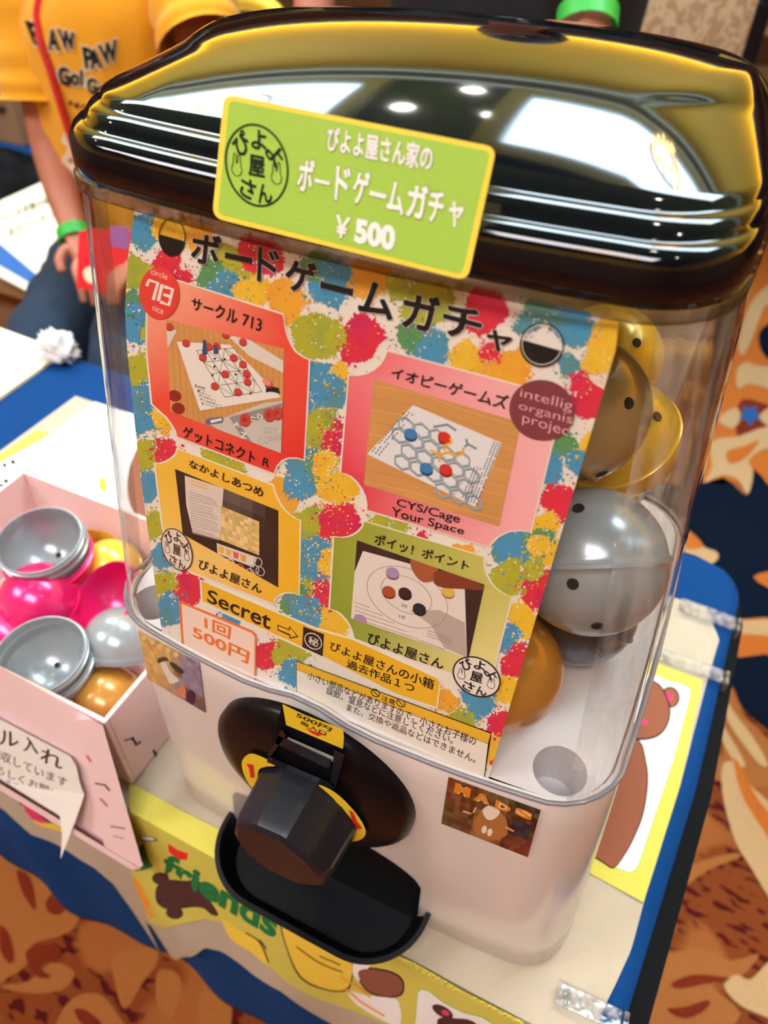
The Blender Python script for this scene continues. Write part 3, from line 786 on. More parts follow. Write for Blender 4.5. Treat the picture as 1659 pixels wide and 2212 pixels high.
# coin bay: a frame standing out round a sloping pocket, with the slot and its steel lip
pr = Print(map_mech)
pr.add([(610, 1520), (745, 1592), (722, 1700), (580, 1640)], BLACK_MATT, 0.0004)
pr.build('coin_bay', mech)
def qmap(q, d):   # quad of pixels on the mechanism face -> bar standing d out
    a = [map_mech(p, 0.0002) for p in q]; b = [map_mech(p, d) for p in q]
    return a + b, [(0, 1, 2, 3), (7, 6, 5, 4), (0, 4, 5, 1), (1, 5, 6, 2), (2, 6, 7, 3), (3, 7, 4, 0)]
DK = mat('slot_frame_plastic', (20, 24, 32), 0.25)
for q in ([(578, 1632), (586, 1632), (618, 1588), (608, 1576)], [(580, 1634), (722, 1694), (720, 1704), (576, 1646)], [(722, 1620), (745, 1630), (724, 1702), (714, 1694)], [(600, 1588), (716, 1642), (712, 1662), (594, 1606)]):
    v, f = qmap(q, 0.0035); mk('slot_frame', v, f, DK, mech)
v, f = qmap([(622, 1592), (732, 1640), (729, 1650), (618, 1601)], 0.0022)
mk('steel_lip', v, f, mat('worn_steel', (200, 200, 186), 0.4, metal=0.3, noise=0.3, nscale=300), mech)
v, f = qmap([(620, 1604), (728, 1652), (725, 1662), (616, 1612)], 0.0015); mk('coin_slot', v, f, BLACK_MATT, mech)
Y_LAB = ink('label_yellow', (240, 205, 50), 0.35); R_LAB = ink('label_red', (218, 40, 40), 0.4); K_LAB = ink('label_black', (40, 34, 20), 0.4)
pr = Print(map_mech)
pr.add([(610, 1521), (660, 1545), (741, 1575), (743, 1592), (741, 1618), (618, 1566)], Y_LAB, 0.0009)
pr.text('500円', [(642, 1539), (718, 1573), (712, 1581), (638, 1548)], K_LAB, 0.0011, 0.03)
pr.text('投入口', [(650, 1556), (706, 1582), (702, 1590), (648, 1564)], K_LAB, 0.0011, 0.03)
pr.add([(660, 1572), (680, 1581), (702, 1586), (686, 1590), (670, 1582)], R_LAB, 0.0011)
pr.build('price_label', mech)
map_mech2 = plane_map((0, yb_ - 0.0163, 0), (0, -1, 0))
pr = Print(map_mech2)
pr.add(S2([(522, 1650), (530, 1634), (545, 1628), (570, 1637), (596, 1653), (575, 1656), (560, 1662), (556, 1680), (558, 1700), (545, 1702), (530, 1680)], 4), Y_LAB, 0.0016)
pr.add([(532, 1650), (540, 1651), (546, 1652), (549, 1680), (541, 1680), (538, 1660)], R_LAB, 0.002)
pr.build('turn_arrow_label', mech)
pr = Print(map_mech2)
pr.add(S2([(688, 1696), (715, 1706), (745, 1730), (775, 1765), (790, 1795), (782, 1812), (760, 1818), (740, 1816), (755, 1790), (745, 1760), (720, 1725)], 4), Y_LAB, 0.0016)
pr.add([(754, 1750), (762, 1755), (771, 1775), (782, 1790), (772, 1791), (765, 1788), (760, 1770)], R_LAB, 0.002)
pr.build('turn_arrow_label', mech)
# turning knob: faceted block with a raised ridge
KN = mat('knob_plastic', (22, 26, 36), 0.3, spec=0.5)
ang = [(0.006, 0.0285), (0.021, 0.0185), (0.0305, 0.004), (0.0285, -0.013), (0.014, -0.0265), (-0.008, -0.030), (-0.024, -0.020), (-0.030, -0.004), (-0.0265, 0.013), (-0.013, 0.0255)]
kc = (0.0035, 0.1475)
rs = []
for y, s, dz in ((0.1525, 1.03, 0.0), (0.146, 1.0, 0), (0.127, 0.95, -0.001), (0.1225, 0.90, -0.001), (0.1205, 0.80, -0.001)):
    loop = []
    for i, (x, z) in enumerate(ang):
        for (qx, qz), t in (((x, z), 0.0),):
            x2, z2 = ang[(i + 1) % len(ang)]
            loop += [(kc[0] + s * (x * .9 + x2 * .1), y, kc[1] + dz + s * (z * .9 + z2 * .1)), (kc[0] + s * (x * .5 + x2 * .5), y, kc[1] + dz + s * (z * .5 + z2 * .5)), (kc[0] + s * (x * .1 + x2 * .9), y, kc[1] + dz + s * (z * .1 + z2 * .9))]
    rs.append(loop)
v, f = loft(rs, True, True)
mk('turn_knob', v, f, KN, MC, smooth=True, angle=13)
# flat grey patch on the base beside the knob
v, f = qmap([(503, 1712), (545, 1725), (540, 1790), (512, 1784)], 0.0)
pr = Print(map_front); pr.add(S2([(502, 1718), (508, 1712), (540, 1722), (545, 1800), (515, 1790), (506, 1760)], 1), mat('patch_grey', (150, 146, 146), 0.4), 0.0006); pr.build('grey_patch', MC)
# chute opening and tray
pr = Print(map_front)
ch = []
for i in range(13): a = PI - PI * i / 12; ch.append((0.006 + 0.062 * math.cos(a), 0.062 + 0.032 * math.sin(a)))
ch = [(-0.056, 0.008)] + ch + [(0.068, 0.008)]
V, F = [], []
nx_, nz_ = 30, 8
for i in range(nx_ + 1):
    x = -0.056 + 0.124 * i / nx_; zt = 0.062 + 0.032 * math.sqrt(max(0.0, 1 - ((x - 0.006) / 0.0625) ** 2))
    for j in range(nz_ + 1):
        z = 0.006 + (zt - 0.006) * j / nz_; V.append((x, front_y(x, z) - 0.0008, z))
for i in range(nx_):
    for j in range(nz_): F.append((i * (nz_ + 1) + j, (i + 1) * (nz_ + 1) + j, (i + 1) * (nz_ + 1) + j + 1, i * (nz_ + 1) + j + 1))
mk('chute_opening', V, F, mat('chute_black', (4, 5, 9), 0.5, spec=0.2), MC, smooth=True)
TRAYM = mat('tray_plastic', (6, 8, 14), 0.4, spec=0.3)
def stad(x0, x1, yf_, yb2, z, r):
    o = []
    for i in range(15): a = PI + PI / 2 * i / 14; o.append((x0 + r + r * math.cos(a), yf_ + r + r * math.sin(a), z))
    for i in range(15): a = 1.5 * PI + PI / 2 * i / 14; o.append((x1 - r + r * math.cos(a), yf_ + r + r * math.sin(a), z))
    o.append((x1, yb2, z)); o.insert(0, (x0, yb2, z)); return o
rs = [stad(-0.064, 0.066, 0.135, 0.168, 0.0085, 0.030), stad(-0.068, 0.071, 0.128, 0.168, 0.014, 0.036), stad(-0.0715, 0.0745, 0.1235, 0.168, 0.026, 0.040), stad(-0.0725, 0.0755, 0.1225, 0.168, 0.0295, 0.041), stad(-0.0735, 0.0765, 0.1215, 0.168, 0.0310, 0.042), stad(-0.0735, 0.0765, 0.1215, 0.168, 0.0330, 0.042),
      stad(-0.0705, 0.0735, 0.1245, 0.168, 0.0330, 0.039), stad(-0.069, 0.072, 0.1265, 0.168, 0.024, 0.037), stad(-0.062, 0.065, 0.134, 0.168, 0.0125, 0.030)]
v, f = loft(rs, close=False)
nn = len(rs[0])
f.append(tuple(range(nn - 1, -1, -1))); f.append(tuple((len(rs) - 1) * nn + i for i in range(nn)))
mk('dispensing_tray', v, f, TRAYM, MC, smooth=True, angle=45)
# stickers on the base
def gradcol(c00, c10, c11, c01, quad):
    q = np.array(quad, float)
    C4 = [np.array(lin(c)) for c in (c00, c10, c11, c01)]
    def fn(p):
        d = np.array([1 / (1e-3 + np.linalg.norm(np.array(p) - a) ** 2) for a in q]); d /= d.sum()
        return tuple(sum(w_ * c for w_, c in zip(d, C4)))
    return fn
PM = print_mat('sticker_print', 0.3)
_ic = {}
def I(rgb):
    if rgb not in _ic: _ic[rgb] = ink('ink_%02x%02x%02x' % rgb, rgb)
    return _ic[rgb]
def subquad(q, n, m_):
    q = [np.array(p, float) for p in q]
    return [[q[0] * (1 - u) * (1 - t) + q[1] * u * (1 - t) + q[2] * u * t + q[3] * (1 - u) * t for u in np.linspace(0, 1, n + 1)] for t in np.linspace(0, 1, m_ + 1)]
def mosaic(pr, q, n, m_, colf, lift, mt):
    """finely divided coloured quad"""
    g = subquad(q, n, m_)
    for j in range(m_):
        for i in range(n):
            c = colf((i + .5) / n, (j + .5) / m_)
            pr.add([tuple(g[j][i]), tuple(g[j][i + 1]), tuple(g[j + 1][i + 1]), tuple(g[j + 1][i])], mt, lift, col=lin(c))
def mixc(a, b, t): return tuple(x + (y - x) * t for x, y in zip(a, b))
rnd = random.Random(5)
def noisy(c, k): 
    d = rnd.uniform(-k, k); return tuple(min(255, max(0, x + d + rnd.uniform(-k, k) * .4)) for x in c)
pr = Print(map_front)
QL = [(298, 1362), (430, 1431), (444, 1540), (320, 1468)]
mosaic(pr, QL, 14, 10, lambda u, t: noisy(mixc((214, 178, 112), (150, 140, 160), min(1, max(0, (u * 1.1 + t * .3 - .62) * 4))) if not (u > .62 and t > .7) else (120, 96, 100), 16), 0.0006, PM)
pr.add(S2([(372, 1530 - 30), (388, 1484), (398, 1478), (402, 1500), (398, 1510), (380, 1500)], 3), I((214, 140, 104)), 0.001)
pr.add(S2([(400, 1500), (412, 1490), (420, 1500), (418, 1520), (408, 1518)], 3), I((70, 44, 66)), 0.001)
pr.add(S2([(346, 1434), (358, 1432), (368, 1450), (386, 1468), (382, 1474), (366, 1476), (360, 1462)], 3), I((226, 222, 208)), 0.0009)
pr.add(S2([(340, 1425), (346, 1420), (358, 1420), (364, 1427), (352, 1428), (342, 1432)], 3), I((84, 66, 56)), 0.001)
pr.add(S2([(366, 1430), (374, 1432), (394, 1448), (394, 1456), (384, 1452), (370, 1440)], 3), I((66, 66, 44)), 0.001)
pr.add(S2([(374, 1446), (386, 1454), (392, 1464), (384, 1462)], 2), I((156, 98, 66)), 0.0011)
for k in range(5): pr.add(circ((312 + k * 17, 1378 + k * 9), 6, 10), I((232, 206, 140)), 0.0008)
for a, b in (((310, 1384), (322, 1392)), ((330, 1402), (342, 1408)), ((318, 1430), (326, 1440))): pr.line([a, b], 4, I((236, 180, 70)), 0.001)
pr.build('sticker', MC, label='left sticker with yellow game cards and a hand')
pr = Print(map_front)
QR = [(969, 1678), (1168, 1750), (1140, 1852), (953, 1779)]
mosaic(pr, QR, 18, 10, lambda u, t: noisy(mixc(mixc((140, 66, 36), (74, 60, 42), min(1, u * 1.3)), mixc((96, 84, 56), (116, 42, 30), u), t) if abs(u - .5) > .18 else mixc((120, 92, 58), (150, 104, 56), t), 18), 0.0006, PM)
mosaic(pr, [(1108, 1768), (1150, 1785), (1140, 1815), (1100, 1800)], 4, 3, lambda u, t: noisy((44, 40, 58), 12), 0.0008, PM)
pr.add(S2([(1022, 1790), (1034, 1758), (1056, 1738), (1078, 1745), (1094, 1770), (1096, 1800), (1088, 1808), (1070, 1815), (1040, 1806)], 3), I((176, 116, 62)), 0.0009)
pr.add(S2([(1042, 1744), (1056, 1736), (1072, 1742), (1080, 1756), (1066, 1770), (1052, 1770), (1044, 1758)], 3), I((238, 226, 206)), 0.0011)
pr.add(S2([(1034, 1744), (1054, 1732), (1078, 1742), (1090, 1768), (1080, 1752), (1056, 1740), (1040, 1750)], 3), I((110, 66, 40)), 0.0012)
for c in ((1046, 1792), (1058, 1798)): pr.add(ell(c, (5, 3), (-3, 8)), I((240, 226, 206)), 0.0012)
for a in ([(1000, 1752), (1018, 1758)], [(1092, 1786), (1110, 1796)], [(1028, 1744), (1022, 1756)]): pr.line(a, 4, I((226, 170, 120)), 0.0012)
for ch_, q in (('M', [(984, 1690), (1018, 1704), (1014, 1724), (980, 1712)]), ('A', [(1026, 1708), (1062, 1722), (1058, 1740), (1022, 1728)]), ('D', [(1072, 1726), (1106, 1744), (1100, 1756), (1068, 1746)]), ('S', [(1116, 1742), (1152, 1758), (1147, 1774), (1111, 1758)])):
    pr.text(ch_, q, I((250, 226, 160)), 0.0013, 0.09); pr.text(ch_, q, I((226, 138, 40)), 0.0015, 0.03)
pr.build('sticker', MC, label='right sticker with orange lettering over a brown picture')
# ------------------------------------------------------------------ poster inside the clear front
PA, PB = np.array((0, 0.1742, 0.2235)), np.array((0, 0.2073, 0.428))
dirv = (PB - PA) / np.linalg.norm(PB - PA)
pn = np.array((0, -dirv[2], dirv[1]))
map_post = plane_map(PA, pn)
PW = [(291, 450), (600, 519), (1000, 611), (1337, 689), (1330, 756), (1271, 950), (1194, 1200), (1120, 1460), (1050, 1699), (800, 1590), (600, 1500), (352, 1385), (344, 1300), (338, 1227), (328, 1151), (317, 1091), (301, 1010), (292, 910), (283, 830), (274, 750), (270, 665), (276, 560)]
po = map_post((700, 1560)); 
poster = thing('poster', tuple(map_post((690, 1545))), 'paint splattered poster behind the clear front, advertising four board games', 'poster')
PPAPER = mat('poster_paper', (240, 234, 222), 0.5, spec=0.3)
def convex(L):
    L = sorted(set(L)); cr = lambda o, a, b: (a[0] - o[0]) * (b[1] - o[1]) - (a[1] - o[1]) * (b[0] - o[0])
    lo = []
    for p in L:
        while len(lo) > 1 and cr(lo[-2], lo[-1], p) <= 0: lo.pop()
        lo.append(p)
    up = []
    for p in reversed(L):
        while len(up) > 1 and cr(up[-2], up[-1], p) <= 0: up.pop()
        up.append(p)
    return lo[:-1] + up[:-1]
PWC = convex(PW)
a = [map_post(p) for p in PWC]; b = [map_post(p, -0.0002) for p in PWC]; n = len(a)
mk('sheet', a + b, [tuple(range(n)), tuple(range(2 * n - 1, n - 1, -1))] + [(i, n + i, n + (i + 1) % n, (i + 1) % n) for i in range(n)], PPAPER, poster)
INKC = dict(B=(74, 156, 200), Y=(242, 198, 58), O=(242, 176, 58), L=(182, 184, 58), G=(96, 156, 96), R=(226, 54, 78))
def paint(name, c, c2):
    mt = mat(name, c, 0.5, spec=0.3); nt = mt.node_tree; b = nt.nodes['Principled BSDF']
    tc = nt.nodes.new('ShaderNodeTexCoord'); nz = nt.nodes.new('ShaderNodeTexNoise'); nz.inputs['Scale'].default_value = 95; nz.inputs['Detail'].default_value = 2
    mr = nt.nodes.new('ShaderNodeMapRange'); mr.inputs[1].default_value = 0.5; mr.inputs[2].default_value = 0.66
    mx = nt.nodes.new('ShaderNodeMix'); mx.data_type = 'RGBA'; mx.inputs[6].default_value = (*lin(c), 1); mx.inputs[7].default_value = (*lin(c2), 1)
    nt.links.new(tc.outputs['Object'], nz.inputs['Vector']); nt.links.new(nz.outputs['Fac'], mr.inputs[0]); nt.links.new(mr.outputs[0], mx.inputs[0]); nt.links.new(mx.outputs[2], b.inputs['Base Color'])
    return mt
PAINT = dict(B=paint('paint_blue', INKC['B'], (90, 150, 160)), Y=paint('paint_yellow', INKC['Y'], (240, 180, 60)), O=paint('paint_orange', INKC['O'], (240, 160, 60)),
             L=paint('paint_olive', INKC['L'], (160, 176, 70)), G=paint('paint_green', INKC['G'], (96, 150, 150)), R=paint('paint_red', INKC['R'], (214, 44, 96)))
SPL = """315 497 44 B;372 488 46 Y;432 508 36 O;505 572 52 L;563 545 54 R;458 600 38 G;485 628 42 B;360 575 38 R;394 600 22 R;297 592 40 L;288 652 27 G;293 700 46 B;298 802 44 L;306 862 40 B;545 636 44 Y;616 652 50 O;706 622 44 B;684 572 36 G;682 728 56 L;691 815 42 B;732 815 30 Y;
780 732 52 R;1046 668 56 R;800 592 58 O;724 590 38 B;923 660 60 L;891 730 38 G;935 755 42 B;1014 780 46 Y;1098 795 50 O;1169 660 42 G;1237 696 56 B;1317 731 52 Y;1230 790 28 B;1275 868 46 R;1295 970 46 Y;1213 958 34 G;1189 1015 34 B;1206 1085 42 R;1177 1137 34 Y;708 719 40 L;712 848 42 B;724 930 30 R;698 950 40 L;700 905 26 L;732 1049 46 Y;742 1129 44 R;
1109 1191 52 B;1165 1168 32 G;1172 1190 36 Y;1162 1275 42 R;1097 1248 42 L;1128 1341 38 Y;1096 1378 32 B;1116 1432 38 R;1094 1490 36 Y;1034 1510 42 B;997 1558 32 L;1080 1566 32 R;1068 1620 30 Y;962 1514 28 O;696 1190 32 Y;684 1240 34 B;699 1288 32 R;718 1352 44 Y;1085 1655 22 R;
311 904 38 B;353 907 28 Y;317 985 36 L;359 976 30 R;326 1049 36 B;335 1133 32 L;352 1200 32 B;471 991 36 L;505 1012 24 L;616 1067 40 O;661 1022 56 B;690 1005 34 G;730 1049 42 Y;667 1136 46 L;720 1130 38 R;676 1202 48 B;710 1215 28 Y;667 1287 36 L;703 1284 32 R;637 1300 36 G;661 1325 40 B;399 1272 44 R;353 1265 32 L;368 1317 36 B;574 1416 34 R;628 1404 40 L;636 1455 34 B;500 1340 26 B;667 925 42 L;727 955 34 R;700 1000 30 Y;440 655 20 B;590 700 24 L;330 720 26 L;1250 1000 30 B;1290 780 34 Y;1254 830 28 R;
640 905 24 L;860 620 30 L;1000 590 34 L;1135 700 26 B;1060 760 24 R;850 790 24 Y;1150 1230 28 L;820 1130 24 L;860 1142 22 L;1000 1200 30 O;910 1165 18 R;560 900 20 L;650 870 28 B"""
sp = Print(map_post, PWC)
rnd = random.Random(11)
K = 0
for it in SPL.replace('\n', '').split(';'):
    x, y, r, c = it.split(); x, y, r = float(x), float(y), float(r)
    K += 1
    nlo = 84; ph = [rnd.uniform(0, 6.28) for _ in range(4)]
    L = []
    for i in range(nlo):
        t = 2 * PI * i / nlo
        q = r * (0.92 + 0.10 * math.sin(2 * t + ph[0]) + 0.07 * math.sin(3 * t + ph[1]) + 0.05 * math.sin(5 * t + ph[2]))
        q *= 1 + (rnd.uniform(-0.02, 0.10) if i % 2 else rnd.uniform(-0.10, 0.03)) + (rnd.uniform(.05, .16) if rnd.random() < .12 else 0)
        L.append((x + q * math.cos(t), y + q * math.sin(t) * 1.02))
    sp.add(L, PAINT[c], 0.00003 + K * 0.0000025)
    for d in range(26):
        t = rnd.uniform(0, 6.28); q = r * (1.0 + abs(rnd.gauss(0.08, 0.28))); s = rnd.uniform(0.8, 2.6) * (1.3 if q < r * 1.25 else 0.8)
        c0 = (x + q * math.cos(t), y + q * math.sin(t))
        sp.add([(c0[0] + s * math.cos(g + t) * rnd.uniform(.7, 1.4), c0[1] + s * math.sin(g + t)) for g in (0, 1.25, 2.5, 3.75, 5)], PAINT[c], 0.0003 + K * 0.0000004)
    for d in range(16):
        t = rnd.uniform(0, 6.28); q = r * rnd.uniform(.72, 1.05); s = rnd.uniform(0.7, 2.4)
        c0 = (x + q * math.cos(t), y + q * math.sin(t))
        sp.add([(c0[0] + s * math.cos(g + t) * rnd.uniform(.6, 1.6), c0[1] + s * math.sin(g + t)) for g in (0, 1.25, 2.5, 3.75, 5)], PPAPER, 0.00033 + K * 0.0000004)
    for d in range(7):
        t = rnd.uniform(0, 6.28); q = r * rnd.uniform(0, .85); s = rnd.uniform(0.7, 1.7)
        c0 = (x + q * math.cos(t), y + q * math.sin(t))
        sp.add([(c0[0] + s * math.cos(g), c0[1] + s * math.sin(g)) for g in (0, 1.25, 2.5, 3.75, 5)], I((150, 120, 50)) if c in 'YOL' else I((60, 100, 130)) if c in 'BG' else I((170, 40, 70)), 0.00036)
o = sp.build('paint_splatter', poster); o['kind'] = 'stuff'
# headline
K_INK = I((28, 28, 32)); W_INK = I((238, 234, 224)); 
hd = Print(map_post, None)
HEAD = [('ボ', [(415, 497), (481, 511), (472, 579), (411, 565)]), ('ー', [(486, 544), (546, 557), (545, 571), (485, 557)]), ('ド', [(557, 530), (604, 543), (600, 616), (554, 607)]), ('ゲ', [(619, 553), (686, 569), (677, 641), (613, 624)]), ('ー', [(692, 607), (764, 624), (762, 640), (691, 621)]),
        ('ム', [(776, 600), (852, 620), (848, 694), (772, 676)]), ('ガ', [(871, 626), (955, 644), (939, 723), (867, 706)]), ('チ', [(960, 651), (1046, 673), (1036, 743), (952, 720)]), ('ャ', [(1052, 707), (1110, 724), (1100, 766), (1049, 752)])]
for g, q in HEAD:
    c = np.mean(np.array(q), 0)
    hd.text(g, [tuple(c + (np.array(p) - c) * 1.03) for p in q], W_INK, 0.00040, 0.10); hd.text(g, q, K_INK, 0.00045, 0.065)
hd.build('headline_lettering', poster)
hd = Print(map_post)
E1 = ell((371.5, 512), (28, 5), (-3, 40), 40)
hd.line(E1, 2.2, K_INK, 0.0005, True); hd.add(clip_convex(E1, [(330, 502), (420, 527), (420, 580), (330, 580)]), K_INK, 0.00048)
hd.build('capsule_mark', poster); hd = Print(map_post)
E2 = ell((1170.5, 745), (46, 8), (-8, 46), 44)
hd.line(E2, 2.6, K_INK, 0.0005, True); hd.line(ell((1170.5, 745), (42, 7), (-7, 42), 44), 1.6, W_INK, 0.0005, True)
hd.add(clip_convex(E2, [(1110, 729), (1230, 763), (1230, 820), (1110, 820)]), K_INK, 0.00048)
hd.build('capsule_mark', poster)
PRT = print_mat('poster_print', 0.45)
WOODP = mat('printed_wood', (214, 158, 92), 0.5, spec=0.3, noise=0.2, nscale=60)
def panel(outline, photo, g4, quadg, title):
    e = Print(map_post)
    c = np.mean(np.array(outline), 0)
    e.add([tuple(c + (np.array(p) - c) * (1 + 4 / np.linalg.norm(np.array(p) - c))) for p in outline], W_INK, 0.00042)
    # frame colour runs across the panel: built of strips so that the tint can change
    gc = gradcol(*g4, quadg)
    x0, x1 = min(p[0] for p in outline), max(p[0] for p in outline); y0, y1 = min(p[1] for p in outline), max(p[1] for p in outline)
    e.add(outline, PRT, 0.00046, col=gc)
    o = e.build('game_panel', poster)
    if title: o['label'] = title
    return o
def lettering(parent, items, name='lettering'):
    for t, q, b in items:
        e = Print(map_post); e.text(t, q, K_INK, 0.0007, b); e.build(name, parent)
# --- red panel
RED = [(318, 612), (345, 597), (390, 609), (610, 680), (613, 690), (614, 703), (618, 722), (626, 742), (637, 760), (652, 771), (667, 778), (662, 880), (656, 992), (640, 988), (622, 988), (608, 994), (598, 1005), (591, 1022), (383, 943), (380, 930), (371, 915), (360, 900), (347, 889), (329, 872), (318, 760)]
PH = [(359, 690), (614, 753), (607, 979), (368, 889)]
pr_ = panel(RED, PH, ((252, 184, 152), (240, 80, 66), (232, 56, 50), (240, 84, 66)), [(318, 640), (667, 720), (660, 1000), (330, 880)], 'red game panel')
e = Print(map_post, PH)
e.add(PH, WOODP, 0.0006)
for k in range(26): e.line([(330 + k * 13, 660), (350 + k * 12, 1000)], 1.0, I((190, 124, 62)), 0.00062)
e2 = e
e.add([(382, 738), (470, 743), (497, 745), (607, 858), (432, 887)], W_INK, 0.00066)
e.add([(495, 728), (520, 722), (612, 780), (612, 805), (540, 770)], I((226, 222, 210)), 0.00066)
e.add([(350, 708), (382, 714), (362, 752), (350, 760)], I((220, 216, 206)), 0.00066)
GR = I((90, 86, 76))
def B3(u, t): 
    q = [np.array(p, float) for p in ((424, 757), (506, 752), (566, 846), (486, 858))]
    return tuple(q[0] * (1 - u) * (1 - t) + q[1] * u * (1 - t) + q[2] * u * t + q[3] * (1 - u) * t)
for i in range(5):
    e.line([B3(0, i / 4), B3(1, i / 4)], 1.2, GR, 0.0007); e.line([B3(i / 4, 0), B3(i / 4, 1)], 1.2, GR, 0.0007)
for i in range(4):
    for j in range(4): e.line([B3(i / 4, j / 4), B3((i + 1) / 4, (j + 1) / 4)] if (i + j) % 2 else [B3((i + 1) / 4, j / 4), B3(i / 4, (j + 1) / 4)], 1.0, GR, 0.0007)
for p in ((464, 775), (485, 776), (463, 792), (459, 811), (509, 809), (541, 850)): e.add(circ(p, 2.6, 8), I((30, 28, 28)), 0.00073)
RP, RPD = I((206, 74, 66)), I((170, 50, 48))
for x, y in ((438, 772), (505, 773), (525, 787), (487, 808), (533, 808), (464, 834), (514, 847), (535, 825), (452, 749), (468, 748), (402, 741), (525, 739), (488, 723), (366, 706), (580, 830)):
    e.add(ell((x, y + 2), (8.5, 2), (-1, 7)), RPD, 0.00074); e.add(ell((x, y - 1), (8.5, 2), (-1, 7)), RP, 0.00075)
for x, y in ((377, 855), (385, 882)): e.add(ell((x, y), (14, 3), (-2, 12)), I((150, 48, 42)), 0.00075)
BP = I((54, 84, 122))
for x, y, h in ((442, 750, 15), (466, 755, 9)): e.add(S2([(x - 5, y + h), (x - 4, y - 4), (x - 3, y - h), (x + 3, y - h), (x + 4, y - 4), (x + 6, y + h)], 2), BP, 0.00078)
e.add([(575, 832), (602, 838), (605, 850), (585, 846), (574, 848)], I((40, 36, 36)), 0.00074)
e.add(ell((576, 826), (9, 4), (-2, 6)), I((230, 150, 140)), 0.00076)
e.text('Score', [(421, 829), (443, 835), (442, 841), (420, 836)], I((90, 84, 74)), 0.0007, 0.03)
for k, t in enumerate('1246'): 
    e.text(t, [(427 + k * 3, 841 + k * 9), (431 + k * 3, 842 + k * 9), (431 + k * 3, 848 + k * 9), (427 + k * 3, 847 + k * 9)], I((90, 84, 74)), 0.0007, 0.03)
    for q in range(k + 1): e.line([(433 + k * 4 + q * 8, 841 + k * 9 + q * 2), (441 + k * 4 + q * 8, 843 + k * 9 + q * 2), (440 + k * 4 + q * 8, 849 + k * 9 + q * 2), (432 + k * 4 + q * 8, 847 + k * 9 + q * 2)], 1, GR, 0.0007, True)
# word card at the lower right of the photograph
e.add([(450, 915), (570, 870), (612, 866), (612, 985), (500, 945)], I((206, 202, 192)), 0.00072)
e.add([(495, 901), (612, 870), (612, 890), (520, 920), (545, 956), (525, 948)], I((150, 148, 142)), 0.00074)
for t, q in (('A', [(505, 910), (518, 913), (518, 923), (504, 920)]), ('C', [(540, 898), (552, 901), (551, 911), (539, 908)]), ('D', [(556, 893), (568, 896), (567, 906), (555, 903)]), ('Z', [(520, 932), (534, 936), (533, 949), (519, 945)])): e.text(t, q, I((236, 232, 224)), 0.00078, 0.03)
for t, q in (('GET', [(570, 922), (600, 926), (600, 936), (568, 938)]), ('CONN', [(556, 946), (607, 936), (607, 950), (560, 962)])): e.text(t, q, I((180, 176, 168)), 0.00078)
e.add([(443, 911), (448, 904), (480, 900), (484, 906), (480, 914), (448, 918)], I((96, 116, 146)), 0.00076); e.add([(454, 908), (478, 903), (480, 908), (456, 914)], W_INK, 0.00078)
for x, y, t in ((530, 906, 'B'), (582, 896, 'E'), (600, 892, 'F')):
    e.add(ell((x, y + 3), (12, 3), (-2, 13)), RPD, 0.0008); e.add(ell((x, y), (12, 3), (-2, 13)), RP, 0.00082)
    e.text(t, [(x - 4, y - 5), (x + 4, y - 3), (x + 3, y + 6), (x - 5, y + 4)], I((120, 34, 34)), 0.00086)
e.build('panel_photograph', pr_)
lettering(pr_, [('サークル', [(414, 641), (515, 669), (511, 702), (413, 667)], 0.03), ('713', [(525, 677), (567, 690), (563, 717), (522, 702)], 0.012), ('ゲットコネクト', [(396, 918), (553, 976), (550, 1004), (394, 944)], 0.03), ('R', [(569, 988), (584, 992), (581, 1011), (566, 1005)], 0.012)])
e = Print(map_post); e.add(ell((344, 633), (43, 8), (-5, 56), 40), I((232, 72, 66)), 0.00085)
SAL = I((252, 196, 178))
e.text('circle', [(326, 579), (363, 592), (361, 605), (326, 592)], SAL, 0.0009, 0.01); e.text('nice', [(330, 658), (354, 666), (352, 680), (329, 670)], SAL, 0.0009, 0.01)
WI = I((250, 236, 224))
e.line([(317, 618), (322, 605), (341, 611), (331, 648)], 7, WI, 0.0009); e.line([(350, 614), (342, 650)], 7, WI, 0.0009)
e.line([(354, 619), (373, 625), (365, 659), (346, 652)], 7, WI, 0.0009); e.line([(353, 636), (369, 641)], 6, WI, 0.0009)
e.build('circle_badge', poster, label='red badge reading circle 713 nice')
# --- pink panel
PNK = [(754, 811), (772, 812), (791, 809), (810, 799), (823, 787), (832, 773), (837, 759), (1122, 834), (1195, 950), (1190, 965), (1145, 1149), (1122, 1145), (1098, 1147), (1082, 1154), (1070, 1162), (1061, 1172), (1056, 1181), (793, 1101), (794, 1090), (791, 1073), (784, 1057), (774, 1042), (760, 1029), (748, 1023), (737, 1021)]
PH = [(807, 819), (1126, 913), (1078, 1137), (786, 1047)]
pp_ = panel(PNK, PH, ((244, 126, 134), (252, 196, 198), (250, 182, 184), (232, 64, 84)), [(760, 800), (1190, 900), (1145, 1149), (737, 1040)], 'pink game panel')
e = Print(map_post, PH); e.add(PH, WOODP, 0.0006)
for k in range(12): e.line(S2([(780, 830 + k * 26), (900, 850 + k * 27), (1000, 885 + k * 27), (1130, 925 + k * 26)], 4, False), 1.6, I((196, 142, 84)) if k % 2 else I((228, 178, 118)), 0.00062)
e.add([(892, 875), (1084, 957), (1027, 1095), (793, 981)], I((232, 236, 238)), 0.00066)
HX, HXD = I((168, 184, 192)), I((130, 150, 160))
